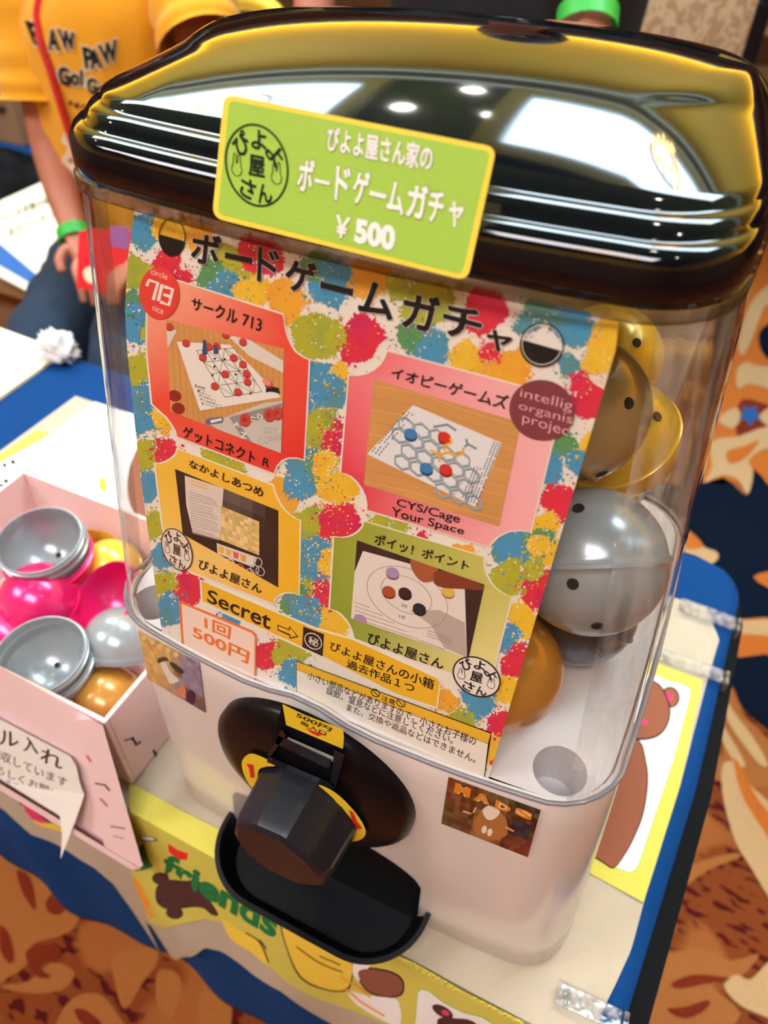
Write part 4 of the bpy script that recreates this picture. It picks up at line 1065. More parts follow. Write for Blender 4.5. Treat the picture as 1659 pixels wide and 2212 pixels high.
for r_ in range(5):
    for c_h in range(5):
        cx_ = 876 + c_h * 34 + r_ * 3 - (17 if r_ % 2 else 0); cy_ = 916 + c_h * 13 + r_ * 29 - (6 if r_ % 2 else 0)
        if (r_, c_h) in ((0, 4), (4, 0), (0, 3), (4, 1)) or cx_ > 1030 or cx_ < 860: continue
        H = [(cx_ + 17.5 * math.cos(g) + 3 * math.sin(g) * 0, cy_ + 15.5 * math.sin(g) + 6 * math.cos(g)) for g in [PI / 6 + k * PI / 3 for k in range(6)]]
        e.line([(x + 1, y + 3) for x, y in H], 4, HXD, 0.00068, True); e.line(H, 3.4, HX, 0.0007, True)
BB, RR, YY = I((62, 134, 192)), I((214, 60, 50)), I((244, 182, 52))
for x, y, c in ((887, 937, BB), (960, 944, RR), (921, 1011, BB), (963, 1014, RR)):
    e.add(ell((x, y + 5), (14, 4), (-2, 12)), I((36, 76, 116)) if c is BB else I((150, 36, 34)), 0.00074); e.add(ell((x, y), (14, 4), (-2, 11)), c, 0.00076)
for L in ([(930, 972), (950, 983), (949, 998)], [(950, 983), (968, 976)], [(961, 973), (960, 962), (975, 956), (972, 946)], [(968, 976), (985, 985), (1000, 979), (1001, 967)]): e.line(L, 5.5, YY, 0.0008)
for L in ([(1007, 948), (1010, 960)], [(1003, 965), (1012, 960), (1030, 970)]): e.line(L, 5, HXD, 0.0008)
e.line([(936, 922), (966, 917), (985, 930)], 5, HXD, 0.0008)
DK = I((60, 60, 64))
for k in range(3):
    for q in range(16):
        t = q / 16; a = np.array((884 + k * 7 - 6, 886 + k * 4)); b = np.array((802 + k * 7, 982 + k * 4 - 4))
        if rnd.random() < .8: e.line([tuple(a + (b - a) * t), tuple(a + (b - a) * (t + .04))], 2.2, DK, 0.0007)
for k in range(6):
    for q in range(26):
        t = q / 26; a = np.array((1080 - k * 6, 958 - k * 2)); b = np.array((1028 - k * 6, 1092 - k * 3)); 
        if k > 2: a = a + (b - a) * 0.45
        if rnd.random() < .85: e.line([tuple(a + (b - a) * t), tuple(a + (b - a) * (t + .026))], 2.4, DK, 0.0007)
e.text('CYS', [(992, 1037), (1000, 1041), (981, 1073), (972, 1068)][0:4], I((150, 154, 158)), 0.0007)
e.build('panel_photograph', pp_)
lettering(pp_, [('イオピーゲームズ', [(848, 791), (1101, 855), (1093, 886), (844, 816)], 0.03), ('CYS/Cage', [(858, 1076), (996, 1112), (991, 1136), (855, 1097)], 0.012), ('Your Space', [(846, 1094), (1005, 1140), (1000, 1160), (844, 1120)], 0.012)])
e = Print(map_post); e.add(ell((1171, 886), (70, 14), (-12, 64), 44), I((132, 66, 74)), 0.00085)
for t, q in (('intellig', [(1126, 838), (1239, 866), (1234, 894), (1122, 862)]), ('organis', [(1122, 868), (1238, 898), (1234, 922), (1119, 888)]), ('projec', [(1130, 892), (1231, 922), (1226, 950), (1127, 918)])): e.text(t, q, I((240, 176, 186)), 0.0009, -0.005)
e.build('organism_badge', poster, label='plum round badge with pink script')
# --- yellow panel
YEL = [(335, 1002), (347, 1002), (359, 998), (370, 992), (378, 985), (382, 978), (384, 970), (589, 1049), (592, 1062), (597, 1075), (604, 1089), (614, 1102), (626, 1113), (637, 1120), (647, 1124), (645, 1284), (630, 1279), (616, 1279), (605, 1283), (597, 1289), (592, 1296), (590, 1303), (414, 1236), (362, 1190), (350, 1121), (341, 1050)]
PH = [(378, 1013), (601, 1103), (601, 1269), (395, 1154)]
py_ = panel(YEL, PH, ((246, 198, 72), (246, 190, 46), (246, 190, 46), (248, 214, 130)), [(335, 1000), (647, 1120), (645, 1284), (400, 1230)], 'yellow game panel')
e = Print(map_post, PH)
gk = gradcol((52, 42, 40), (86, 78, 74), (44, 36, 36), (60, 50, 46), PH)
mosaic(e, PH, 8, 6, lambda u, t: mixc((50, 40, 38), (104, 96, 90), max(0, 1 - ((u - .55) ** 2 * 8 + (t - .12) ** 2 * 18))), 0.0006, PRT)
e.add([(399, 1027), (483, 1055), (475, 1166), (416, 1150), (402, 1090)], I((226, 214, 202)), 0.00066)
for k in range(17): 
    a = 1062 + k * 5.6; e.line([(408 + k * .4, a), (408 + k * .4 + rnd.uniform(48, 66), a + 16)], 1.1, I((150, 138, 128)), 0.0007)
for k in range(2): e.line([(412, 1038 + k * 7), (448, 1050 + k * 7)], 4, I((238, 196, 130)), 0.0007)
GC = [(478, 1093), (560, 1127), (560, 1200), (476, 1166)]
mosaic(e, GC, 10, 10, lambda u, t: noisy((226, 196, 128), 22), 0.00068, PRT)
e.add([(468, 1173), (556, 1204), (548, 1226), (470, 1196)], I((226, 218, 206)), 0.0007)
for k, c in enumerate(((238, 186, 70), (238, 186, 70), (228, 110, 90), (236, 170, 90), (236, 226, 210))): e.add([(471 + k * 16, 1178 + k * 6), (484 + k * 16, 1183 + k * 6), (482 + k * 16, 1196 + k * 6), (473 + k * 16, 1193 + k * 6)], I(c), 0.00074)
for x, y, c in ((497, 1217, (216, 212, 206)), (518, 1228, (206, 120, 106)), (540, 1238, (190, 186, 182)), (557, 1214, (200, 196, 190)), (550, 1230, (196, 192, 186)), (562, 1234, (190, 186, 180))): e.line(ell((x, y), (9, 3), (-1, 9), 18), 2.4, I(c), 0.00078, True)
e.build('panel_photograph', py_)
lettering(py_, [('なかよしあつめ', [(409, 992), (570, 1055), (567, 1075), (407, 1008)], 0.03), ('ぴよよ屋さん', [(430, 1206), (567, 1264), (564, 1284), (428, 1228)], 0.03)])
# --- green panel
GRN = [(722, 1160), (740, 1162), (755, 1160), (768, 1154), (777, 1147), (784, 1138), (788, 1127), (1044, 1203), (1045, 1225), (1050, 1242), (1059, 1258), (1069, 1270), (1081, 1279), (1093, 1285), (1105, 1288), (1067, 1442), (1030, 1425), (981, 1456), (766, 1379), (763, 1365), (757, 1350), (749, 1338), (740, 1328), (730, 1320), (713, 1315)]
PH = [(771, 1167), (1047, 1263), (1012, 1423), (758, 1337)]
pg_ = panel(GRN, PH, ((156, 170, 60), (204, 200, 104), (238, 226, 150), (140, 164, 54)), [(722, 1160), (1044, 1203), (1067, 1442), (720, 1320)], 'green game panel')
e = Print(map_post, PH); e.add(PH, I((58, 44, 42)), 0.0006)
e.add([(784, 1190), (900, 1222), (1004, 1272), (1009, 1422), (758, 1336), (766, 1235)], I((234, 226, 216)), 0.00064)
e.add([(885, 1318), (950, 1318), (1004, 1345), (1009, 1420), (960, 1400), (930, 1350)], I((190, 176, 168)), 0.00065)
OUT = I((150, 130, 116))
e.line(ell((880, 1290), (86, 34), (-14, 58), 48), 1.2, OUT, 0.0007, True); e.line(ell((878, 1285), (54, 22), (-8, 36), 40), 1.2, OUT, 0.0007, True)
for x, y, c, d in ((848, 1237, (178, 150, 190), (120, 90, 90)), (840, 1278, (176, 84, 60), (120, 52, 40)), (875, 1281, (62, 40, 40), (40, 26, 26)), (906, 1315, (30, 42, 56), (18, 24, 34)), (968, 1278, (224, 190, 92), (170, 130, 50)), (778, 1339, (176, 146, 184), (130, 100, 110))):
    e.add(ell((x, y + 4), (14, 5), (-3, 11)), I(d), 0.00074); e.add(ell((x, y), (14, 5), (-3, 11)), I(c), 0.00076)
FL, FD = I((172, 96, 62)), I((134, 66, 44))
e.add(S2([(886, 1212), (905, 1200), (935, 1215), (948, 1235), (940, 1252), (915, 1258), (895, 1240)], 3), FL, 0.0008); e.add(S2([(940, 1235), (965, 1235), (1010, 1250), (1045, 1265), (1040, 1275), (1000, 1272), (960, 1270), (938, 1260)], 3), FD, 0.00082)
e.text('20', [(867, 1303), (880, 1308), (878, 1314), (866, 1309)], DK, 0.0007); e.text('10', [(863, 1328), (875, 1331), (873, 1338), (862, 1334)], DK, 0.0007)
for k in range(5): e.line([(764 + k, 1300 + k * 9), (800 + k * 26, 1313 + k * 17)], 1.4, I((170, 150, 138)), 0.0007)
for k in range(3): e.line([(922, 1361 + k * 6), (975, 1380 + k * 6)], 1.4, I((150, 130, 120)), 0.0007)
e.line([(905, 1383), (960, 1403)], 1.4, I((150, 130, 120)), 0.0007)
e.build('panel_photograph', pg_)
lettering(pg_, [('ポイッ！ポイント', [(811, 1151), (1016, 1213), (1011, 1234), (808, 1176)], 0.03), ('ぴよよ屋さん', [(796, 1364), (960, 1425), (956, 1448), (793, 1390)], 0.03)])
# --- secret bar, price box, caution box
e = Print(map_post)
e.add([(431, 1251), (680, 1354), (763, 1379), (944, 1461), (953, 1474), (945, 1532), (853, 1503), (697, 1422), (434, 1303)], W_INK, 0.00052)
e.add([(435, 1255), (680, 1359), (763, 1383), (943, 1465), (950, 1474), (942, 1527), (855, 1498), (697, 1417), (438, 1299)], I((242, 190, 48)), 0.00055)
e.add([(599, 1349), (624, 1359), (625, 1352), (645, 1376), (626, 1380), (625, 1373), (600, 1362)], K_INK, 0.0006)
e.add([(601, 1352), (626, 1362), (627, 1356), (641, 1374), (628, 1377), (627, 1370), (602, 1360)], I((242, 190, 48)), 0.00063)
e.add([(655, 1353), (700, 1370), (697, 1418), (653, 1398)], I((40, 30, 30)), 0.0006)
e.line(ell((676.5, 1385), (18, 7), (-2, 16), 30), 2, W_INK, 0.00063, True); e.text('秘', [(667, 1373), (689, 1381), (687, 1399), (665, 1390)], W_INK, 0.00064, 0.02)
e.text('Secret', [(449, 1272), (587, 1325), (583, 1361), (447, 1300)], K_INK, 0.0006, 0.016)
e.text('ぴよよ屋さんの小箱', [(714, 1384), (940, 1469), (935, 1491), (712, 1404)], K_INK, 0.0006, 0.03); e.text('過去作品１つ', [(750, 1423), (897, 1478), (893, 1498), (748, 1441)], K_INK, 0.0006, 0.03)
e.build('secret_bar', poster, label='yellow bar reading Secret')
e = Print(map_post); OR = I((238, 128, 66))
e.add([(386, 1296), (545, 1362), (553, 1370), (554, 1378), (553, 1470), (393, 1400)], OR, 0.00052); e.add([(392, 1304), (543, 1367), (549, 1373), (550, 1380), (549, 1470), (398, 1400)], I((248, 226, 210)), 0.00055)
e.text('1回', [(441, 1331), (500, 1354), (497, 1382), (442, 1358)], OR, 0.0006, 0.05); e.text('500円', [(415, 1350), (540, 1408), (536, 1436), (417, 1377)], OR, 0.0006, 0.05)
e.build('price_box', poster, label='white box reading 1回 500円 in orange')
e = Print(map_post)
e.add([(640, 1427), (1062, 1583), (1045, 1690), (640, 1510)], K_INK, 0.00056); e.add([(641, 1429), (1060, 1585), (1054, 1606), (641, 1446)], I((240, 190, 52)), 0.00058); e.add([(641, 1447), (1054, 1607), (1044, 1690), (641, 1510)], I((242, 234, 222)), 0.00058)
for x, y in ((811, 1497), (866, 1519)): e.line(ell((x, y), (9, 3.5), (-1, 7.5), 18), 2, K_INK, 0.0006, True); e.line([(x - 6, y - 6), (x + 6, y + 6)], 2, K_INK, 0.0006)
e.text('注意', [(825, 1501), (855, 1512), (853, 1524), (823, 1512)], K_INK, 0.0006, 0.03)
e.text('小さい部品などがありますので、小さなお子様の', [(666, 1450), (1030, 1593), (1026, 1612), (663, 1466)], K_INK, 0.0006, 0.015)
e.text('誤飲、窒息などに注意してください。', [(706, 1483), (981, 1591), (977, 1608), (704, 1499)], K_INK, 0.0006, 0.015)
e.text('また、交換や返品などはできません。', [(750, 1519), (1030, 1632), (1026, 1649), (748, 1534)], K_INK, 0.0006, 0.015)
e.build('caution_box', poster, label='caution box with small black text')
# round shop emblem: ring, characters set round it, one in the middle and two small rabbits
def emblem(mp, c, u, v, ink_, bg, lift, parent, ringw=4.0, name='emblem'):
    e = Print(mp); c, u, v = np.array(c, float), np.array(u, float), np.array(v, float)
    P = lambda x, y: tuple(c + u * x + v * y)     # v points up
    if bg is not None: e.add([P(math.cos(t), math.sin(t)) for t in np.linspace(0, 2 * PI, 40, endpoint=False)], bg, lift)
    e.line([P(math.cos(t), math.sin(t)) for t in np.linspace(0, 2 * PI, 56, endpoint=False)], ringw, ink_, lift + 0.00006, True)
    for g, x, y, s, r_ in (('ぴ', -.50, .46, .27, .7), ('よ', .06, .64, .25, 0), ('よ', .58, .36, .26, -.8), ('屋', .0, -.02, .27, 0), ('さ', -.28, -.62, .25, -.25), ('ん', .26, -.66, .24, .2)):
        ca, sa = math.cos(r_), math.sin(r_)
        q = [P(x + s * (a * ca - b * sa), y + s * (a * sa + b * ca)) for a, b in ((-1, 1), (1, 1), (1, -1), (-1, -1))]
        e.text(g, q, ink_, lift + 0.00006, 0.05)
    for sx in (-1, 1):
        x0 = .64 * sx
        H = [(-.13, -.02), (-.12, .1), (-.10, .24), (-.06, .27), (-.03, .22), (-.02, .05), (.02, .05), (.03, .22), (.06, .27), (.10, .24), (.12, .1), (.13, -.02), (.17, -.12), (.12, -.24), (0, -.29), (-.12, -.24), (-.17, -.12)]
        e.line([P(x0 + a, b - .08) for a, b in S2(H, 2)], max(1.2, ringw * .4), ink_, lift + 0.00006, True)
    return e.build(name, parent)
emblem(map_post, (382, 1187), (33, 13), (-2, -43), I((70, 52, 46)), I((236, 224, 210)), 0.0009, poster, 2.2)
emblem(map_post, (1029.5, 1462), (50, 16), (6, -40), K_INK, W_INK, 0.0009, poster, 3.2)
# ------------------------------------------------------------------ price sign on the lid
SA, SB = np.array((0, 0.1985, 0.4367)), np.array((0, 0.2095, 0.4700))
sd = (SB - SA) / np.linalg.norm(SB - SA)
map_sign = plane_map(SA, (0, -sd[2], sd[1]))
sign = thing('price_sign', tuple(map_sign((736, 540))), 'lime green price card with yellow border stuck on the black lid', 'sign')
def rquad(q, r, n=5):
    q = [np.array(p, float) for p in q]; out = []
    for i in range(4):
        p, a, b = q[i], q[i - 1], q[(i + 1) % 4]
        da = (a - p) / np.linalg.norm(a - p) * r; db = (b - p) / np.linalg.norm(b - p) * r
        for k in range(n + 1):
            t = k / n; out.append(tuple((p + da) * (1 - t) ** 2 + 2 * p * t * (1 - t) + (p + db) * t * t))
    return out
SQ = [(484, 203), (1073, 318), (1010, 607), (458, 470)]
L = rquad(SQ, 26)
a = [map_sign(p) for p in L]; b = [map_sign(p, -0.0014) for p in L]; n = len(a)
S_Y = mat('sign_yellow', (250, 222, 74), 0.5, bump=0.15, bscale=1500); S_G = mat('sign_green', (164, 206, 76), 0.5, bump=0.15, bscale=1500)
mk('card', a + b, [tuple(range(n - 1, -1, -1)), tuple(range(n, 2 * n))] + [(i, (i + 1) % n, n + (i + 1) % n, n + i) for i in range(n)], S_Y, sign)
e = Print(map_sign); e.add(rquad([(495, 216), (1059, 327), (998, 593), (470, 462)], 14), S_G, 0.0001); e.build('green_field', sign)
e = Print(map_sign); SW = I((246, 246, 238)); SK = I((70, 60, 40))
LIN = [('ぴよよ屋さん家の', [(708, 270), (938, 314), (932, 372), (705, 326)]), ('￥', [(726, 462), (758, 470), (748, 518), (723, 513)]), ('500', [(768, 470), (856, 488), (852, 544), (764, 524)])]
LIN2 = [(g, q) for g, q in zip('ボードゲームガチャ', [[(648, 339), (682, 346), (673, 417), (640, 411)], [(680, 385), (714, 393), (712, 401), (678, 393)], [(727, 356), (760, 364), (750, 437), (722, 432)], [(766, 364), (801, 372), (792, 446), (759, 438)], [(799, 411), (836, 420), (833, 431), (797, 421)], [(839, 386), (873, 398), (871, 467), (834, 455)], [(883, 392), (927, 402), (919, 477), (876, 468)], [(928, 408), (964, 416), (952, 486), (922, 478)], [(972, 430), (1004, 440), (995, 496), (966, 488)]])]
for i_, (t, q) in enumerate(LIN + LIN2):
    if i_ in (1, 3): e.build('lettering', sign); e = Print(map_sign)
    c = np.mean(np.array(q), 0); kx = 1.012 if len(t) > 2 else 1.05
    e.text(t, [tuple(c + (np.array(p) - c) * kx) for p in q], SK, 0.0002, 0.060 if len(t) < 5 else 0.050); e.text(t, q, SW, 0.0004, 0.055 if len(t) < 5 else 0.045)
e.build('lettering', sign)
emblem(map_sign, (554.5, 357), (67, 14), (1, -87), I((20, 34, 24)), None, 0.0002, sign, 4.5)
# ------------------------------------------------------------------ capsules inside the machine
def pearl(name, rgb, metal=0.2, rough=0.26):
    return mat(name, rgb, rough, metal=metal, coat=0.4, noise=0.05, nscale=60)
P_SILV, P_BRONZE, P_YEL, P_PINK, P_GOLD = pearl('pearl_silver', (146, 154, 158)), pearl('pearl_bronze', (172, 144, 96)), pearl('pearl_yellow', (250, 204, 66), 0.2), pearl('pearl_pink', (226, 30, 110), 0.3), pearl('pearl_gold', (190, 134, 54))
HOLE = mat('vent_dark', (10, 10, 12), 0.7)
def rot_to(ax):
    return Vector((0, 0, 1)).rotation_difference(Vector(ax).normalized()).to_matrix().to_4x4()
def half_shell(r, lip, n=40):
    pr_ = [(max(1e-5, r * math.sin(a)), r * math.cos(a)) for a in [i / 14 * PI / 2 for i in range(15)]]
    pr_[-1] = (r, 0.0015); pr_ += [(r + lip, 0.001), (r + lip, -0.0005), (r, -0.001)]
    ri = r - 0.0013
    pr_ += [(ri, -0.001)] + [(max(1e-5, ri * math.sin(a)), ri * math.cos(a)) for a in [i / 12 * PI / 2 for i in range(12, -1, -1)]]
    return lathe(pr_, n)
def disc_at(c, r, d, s):
    """small dark vent hole let into a capsule"""
    d = Vector(d).normalized(); M = Matrix.Translation(Vector(c) + d * (r - 0.0004)) @ rot_to(d)
    v, f = lathe([(s, 0.0001), (s * 0.9, 0.0007), (1e-5, 0.0007)], 14)
    return xf(v, M), f
def capsule(c, r, m_, axis, label, vents, group='capsules in the machine'):
    o = thing('capsule', tuple(c), label, 'capsule', group)
    M = Matrix.Translation(c) @ rot_to(axis); M2 = Matrix.Translation(c) @ rot_to([-a for a in axis])
    v, f = half_shell(r, 0.0009); mk('upper_half', xf(v, M), f, m_, o, smooth=True, angle=60)
    v, f = half_shell(r * 0.985, 0.0004); mk('lower_half', xf(v, M2), f, m_, o, smooth=True, angle=60)
    ds = []
    for p in vents:
        d = ray(p); d = d / np.linalg.norm(d); oc = CAM - np.array(c); b = oc @ d; q = b * b - (oc @ oc - r * r)
        if q > 0: ds.append(disc_at(c, r, (CAM + d * (-b - q ** .5)) - np.array(c), 0.0024))
    if ds:
        [mk('vent_hole', v, f, HOLE, o) for v, f in ds]
    return o
capsule(onY((1283, 1213), 0.226) - np.array((.0012, 0, 0)), 0.0306, P_SILV, (0.3, -.5, -.6), 'big silver capsule, lowest of those beside the poster', [(1237, 1262), (1249, 1097), (1290, 1352)])
capsule(onY((1243, 884), 0.262), 0.0300, P_BRONZE, (0.8, 0.2, .5), 'bronze brown capsule half hidden by the poster edge', [(1359, 871), (1300, 1024)])
capsule(onY((1332, 948), 0.302), 0.0290, P_YEL, (-.4, -.3, .8), 'yellow capsule behind the bronze one, right of it', [(1420, 900)])
capsule(onY((1309, 778), 0.360), 0.0290, P_YEL, (.3, .6, .8), 'yellow capsule at the top corner of the poster', [(1376, 740)])
capsule(onZ((1084, 1446), 0.2440), 0.0285, P_GOLD, (.9, .1, .45), 'gold brown capsule behind the lower poster edge', [])
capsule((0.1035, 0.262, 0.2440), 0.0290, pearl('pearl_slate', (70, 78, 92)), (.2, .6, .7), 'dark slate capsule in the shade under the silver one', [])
for x, y, z, m_ in ((0.042, .288, .302, P_SILV), (-.02, .285, .300, P_GOLD), (-.02, .25, .2435, P_BRONZE), (0.03, .262, .2435, P_YEL)):
    capsule((x, y, z), 0.029, m_, (.3, .5, .8), 'capsule piled out of sight behind the poster', [], 'capsules out of sight behind the poster')
for k, (x, y, z, m_) in enumerate(((0.02, 0.33, .2455, P_SILV), (-.05, .32, .2455, P_YEL), (0.085, .340, .2455, P_BRONZE))):
    capsule((x, y, z), 0.030, m_, (.2 * k, .5, .8), ['silver capsule at the back of the chamber behind the poster', 'yellow capsule at the back left of the chamber behind the poster', 'bronze capsule at the back right of the chamber floor'][k], [])
# ------------------------------------------------------------------ pink box of spent capsule halves
BX0, BX1, BY0, BY1, BH = -0.400, -0.1600, 0.1625, 0.333, 0.090
bx = thing('storage_box', ((BX0 + BX1) / 2, 0.25, 0.004), 'open pink cardboard box full of capsule halves, lid hanging over the table edge', 'box')
th = 0.0035; z0 = 0.004
for nm, a in (('front_wall', (BX0, BX1, BY0, BY0 + th)), ('back_wall', (BX0, BX1, BY1 - th, BY1)), ('left_wall', (BX0, BX0 + th, BY0 + th, BY1 - th)), ('right_wall', (BX1 - th, BX1, BY0 + th, BY1 - th))):
    bm_mk(nm, box_bm(*a, z0, BH, 0.0009), PINKBOX, bx)
bm_mk('bottom', box_bm(BX0 + th, BX1 - th, BY0 + th, BY1 - th, z0, z0 + 0.003), PINKBOX, bx)
FA, FB = np.array((0, 0.1568, 0.0885)), np.array((0, 0.116, -0.13))
fd = (FB - FA) / np.linalg.norm(FB - FA); fn_ = np.array((0, fd[2], -fd[1]))
map_flap = plane_map(FA, fn_)
def prism(px, mp, l0, l1, name, m_, parent, **k):
    a = [mp(p, l1) for p in px]; b = [mp(p, l0) for p in px]; n = len(a)
    return mk(name, a + b, [tuple(range(n - 1, -1, -1)), tuple(range(n, 2 * n))] + [(i, (i + 1) % n, n + (i + 1) % n, n + i) for i in range(n)], m_, parent, **k)
lidp = prism([(-380, 1222), (222, 1566), (305, 1866), (296, 1877), (281, 1874), (-380, 1475)], map_flap, -0.005, -0.001, 'open_lid', PINKBOX, bx)
prism([(163, 1556), (190, 1554), (222, 1567), (305, 1858), (309, 1868), (300, 1878), (288, 1870), (226, 1832)], map_flap, -0.001, 0.006, 'lid_rim', PINKBOX, lidp)
prism([(-380, 1462), (226, 1830), (290, 1868), (300, 1878), (281, 1877), (-380, 1477)], map_flap, -0.001, 0.007, 'lid_rim', PINKBOX, lidp)
note_m = PAPER
nt_ = [(-200, 1445), (0, 1553), (152, 1634), (165, 1655), (172, 1690), (182, 1716), (176, 1736), (160, 1780), (131, 1855), (134, 1800), (129, 1762), (0, 1682), (-200, 1560)]
tl = lambda p: 0.003 + (0.010 * max(0, (p[1] - 1715) / 140) if p[0] > 120 else 0)
pts, F = tess([nt_]); V = [map_flap(p, tl(p)) for p in pts]
mk('paper_note', V, F, note_m, bx, smooth=False, label='white handwritten paper note with a curled corner')
nt_o = [o for o in bx.children if o.name.startswith('paper_note')][0]
e = Print(map_flap); HK = I((60, 56, 52)); HL = I((120, 112, 104))
for g, q in (('セ', [(-60, 1545), (-18, 1566), (-18, 1604), (-60, 1580)]), ('ル', [(-2, 1575), (40, 1584), (40, 1615), (-2, 1608)]), ('入', [(48, 1592), (80, 1592), (82, 1630), (50, 1622)]), ('れ', [(90, 1612), (136, 1634), (134, 1664), (86, 1644)])): e.text(g, q, HK, 0.0034, 0.01)
e.text('回収しています', [(-20, 1612), (146, 1682), (143, 1702), (-20, 1634)], HL, 0.0034); e.text('よろしくお願い', [(-30, 1642), (132, 1710), (128, 1726), (-30, 1662)], HL, 0.0034); e.text('します。', [(-4, 1676), (52, 1697), (50, 1710), (-4, 1690)], HL, 0.0034)
e.build('handwriting', nt_o)
e = Print(map_flap)
for a, c in (([(186, 1632), (196, 1646)], (214, 120, 100)), ([(205, 1692), (226, 1696), (236, 1708)], (120, 110, 104)), ([(216, 1725), (232, 1742)], (206, 120, 110)), ([(238, 1785), (270, 1790)], (160, 140, 136)), ([(244, 1805), (268, 1812)], (190, 170, 166))): e = Print(map_flap); e.line(a, 4, I(c), 0.0065); e.build('pen_mark', lidp)
map_bs = lambda p, l=0: onX(p, BX1 + 0.0003 + l)
for a, w_ in (([(268, 1600), (282, 1596), (296, 1604)], 3), ([(286, 1592), (294, 1610), (304, 1602)], 5), ([(332, 1620), (340, 1640)], 6)):
    e = Print(map_bs); e.line(a, w_, I((40, 38, 44)), 0.0); e.build('pen_mark', [o for o in bx.children if o.name.startswith('right_wall')][0])
# capsule halves in the box
def bowl_parts(r):
    pr_ = [(max(1e-5, r * math.sin(a)), -r * math.cos(a)) for a in [i / 14 * PI / 2 * 0.98 for i in range(15)]]
    zt = pr_[-1][1]
    pr_ += [(r, 0.002), (r + 0.0013, 0.0022), (r + 0.0013, 0.0042), (r + 0.0002, 0.0046), (r + 0.0002, 0.0070), (r - 0.0010, 0.0072)]
    ri = r - 0.0014
    pr_ += [(ri, 0.004)] + [(max(1e-5, ri * math.sin(a)), -ri * math.cos(a)) for a in [i / 14 * PI / 2 * 0.98 for i in range(14, -1, -1)]]
    return lathe(pr_, 44)
def half(c, r, m_, axis, label, holes=(), grp='capsule halves in the pink box'):
    o = thing('capsule_half', tuple(c), label, 'capsule half', grp)
    M = Matrix.Translation(Vector(c)) @ rot_to(axis)
    v, f = bowl_parts(r); mk('shell', xf(v, M), f, m_, o, smooth=True, angle=45)
    ds = []
    for az, el in holes:
        d = Vector((math.cos(az) * math.sin(el), math.sin(az) * math.sin(el), -math.cos(el)))
        for q, s in ((r - 0.0018, -1),):
            m2 = M @ Matrix.Translation(d * q) @ rot_to(-d); v, f = lathe([(0.0024, -0.0002), (0.0022, 0.0004), (1e-5, 0.0004)], 12); ds.append((xf(v, m2), f))
    for v, f in ds: mk('vent_hole', v, f, HOLE, o)
    return o
up = (0.05, -.10, 1)
c1 = onZ((90, 1176), 0.094)
half(c1, 0.0335, P_SILV, (0.06, -.12, 1), 'silver half, top one of the stack at the rear corner', [(1.9, .35), (-.2, .95)])
half(c1 - np.array((0.0005, -.002, 0.0075)), 0.0337, P_SILV, (0.06, -.12, 1), 'silver half nested under the rear top silver half')
half(c1 - np.array((-.0012, -.001, 0.0165)), 0.0348, P_PINK, (0.08, -.12, 1), 'pink half nested under the rear silver halves')
half(onZ((88, 1300), 0.058), 0.0325, P_PINK, (0.1, .35, -1), 'pink half lying dome up in the middle')
c5 = onZ((236, 1300), 0.068)
half(c5, 0.0325, P_PINK, (-.30, -.42, .85), 'pink half tipped open beside the machine', [(2.5, .5)])
c6 = onZ((92, 1424), 0.070)
half(c6, 0.0335, P_SILV, (0.02, -.08, 1), 'silver half at the front, top one of its stack', [(2.2, .4)])
half(c6 - np.array((-.0015, -.0005, 0.0085)), 0.0337, P_SILV, (0.04, -.10, 1), 'silver half nested under the front silver half')
half(onZ((262, 1392), 0.052), 0.0300, P_SILV, (.2, -.5, -.8), 'silver half lying dome up against the right wall')
half(onZ((232, 1520), 0.030), 0.0290, P_GOLD, (.3, .3, -1), 'gold half in the front right corner')
half(onZ((190, 1212), 0.048), 0.0315, P_YEL, (.25, .1, 1), 'orange yellow half under the rear pink half')
half(onZ((240, 1226), 0.050), 0.0250, P_YEL, (-.1, .4, -1), 'orange yellow half between pink cup and rear wall')
half(onZ((0, 1400), 0.040), 0.0325, P_PINK, (.2, .1, -1), 'pink half deep at the left')
half(onZ((-120, 1250), 0.045), 0.0325, P_GOLD, (.2, .1, -1), 'gold half out at the left end')
half(onZ((-100, 1390), 0.045), 0.0325, P_SILV, (-.2, .1, -1), 'silver half at the left end')
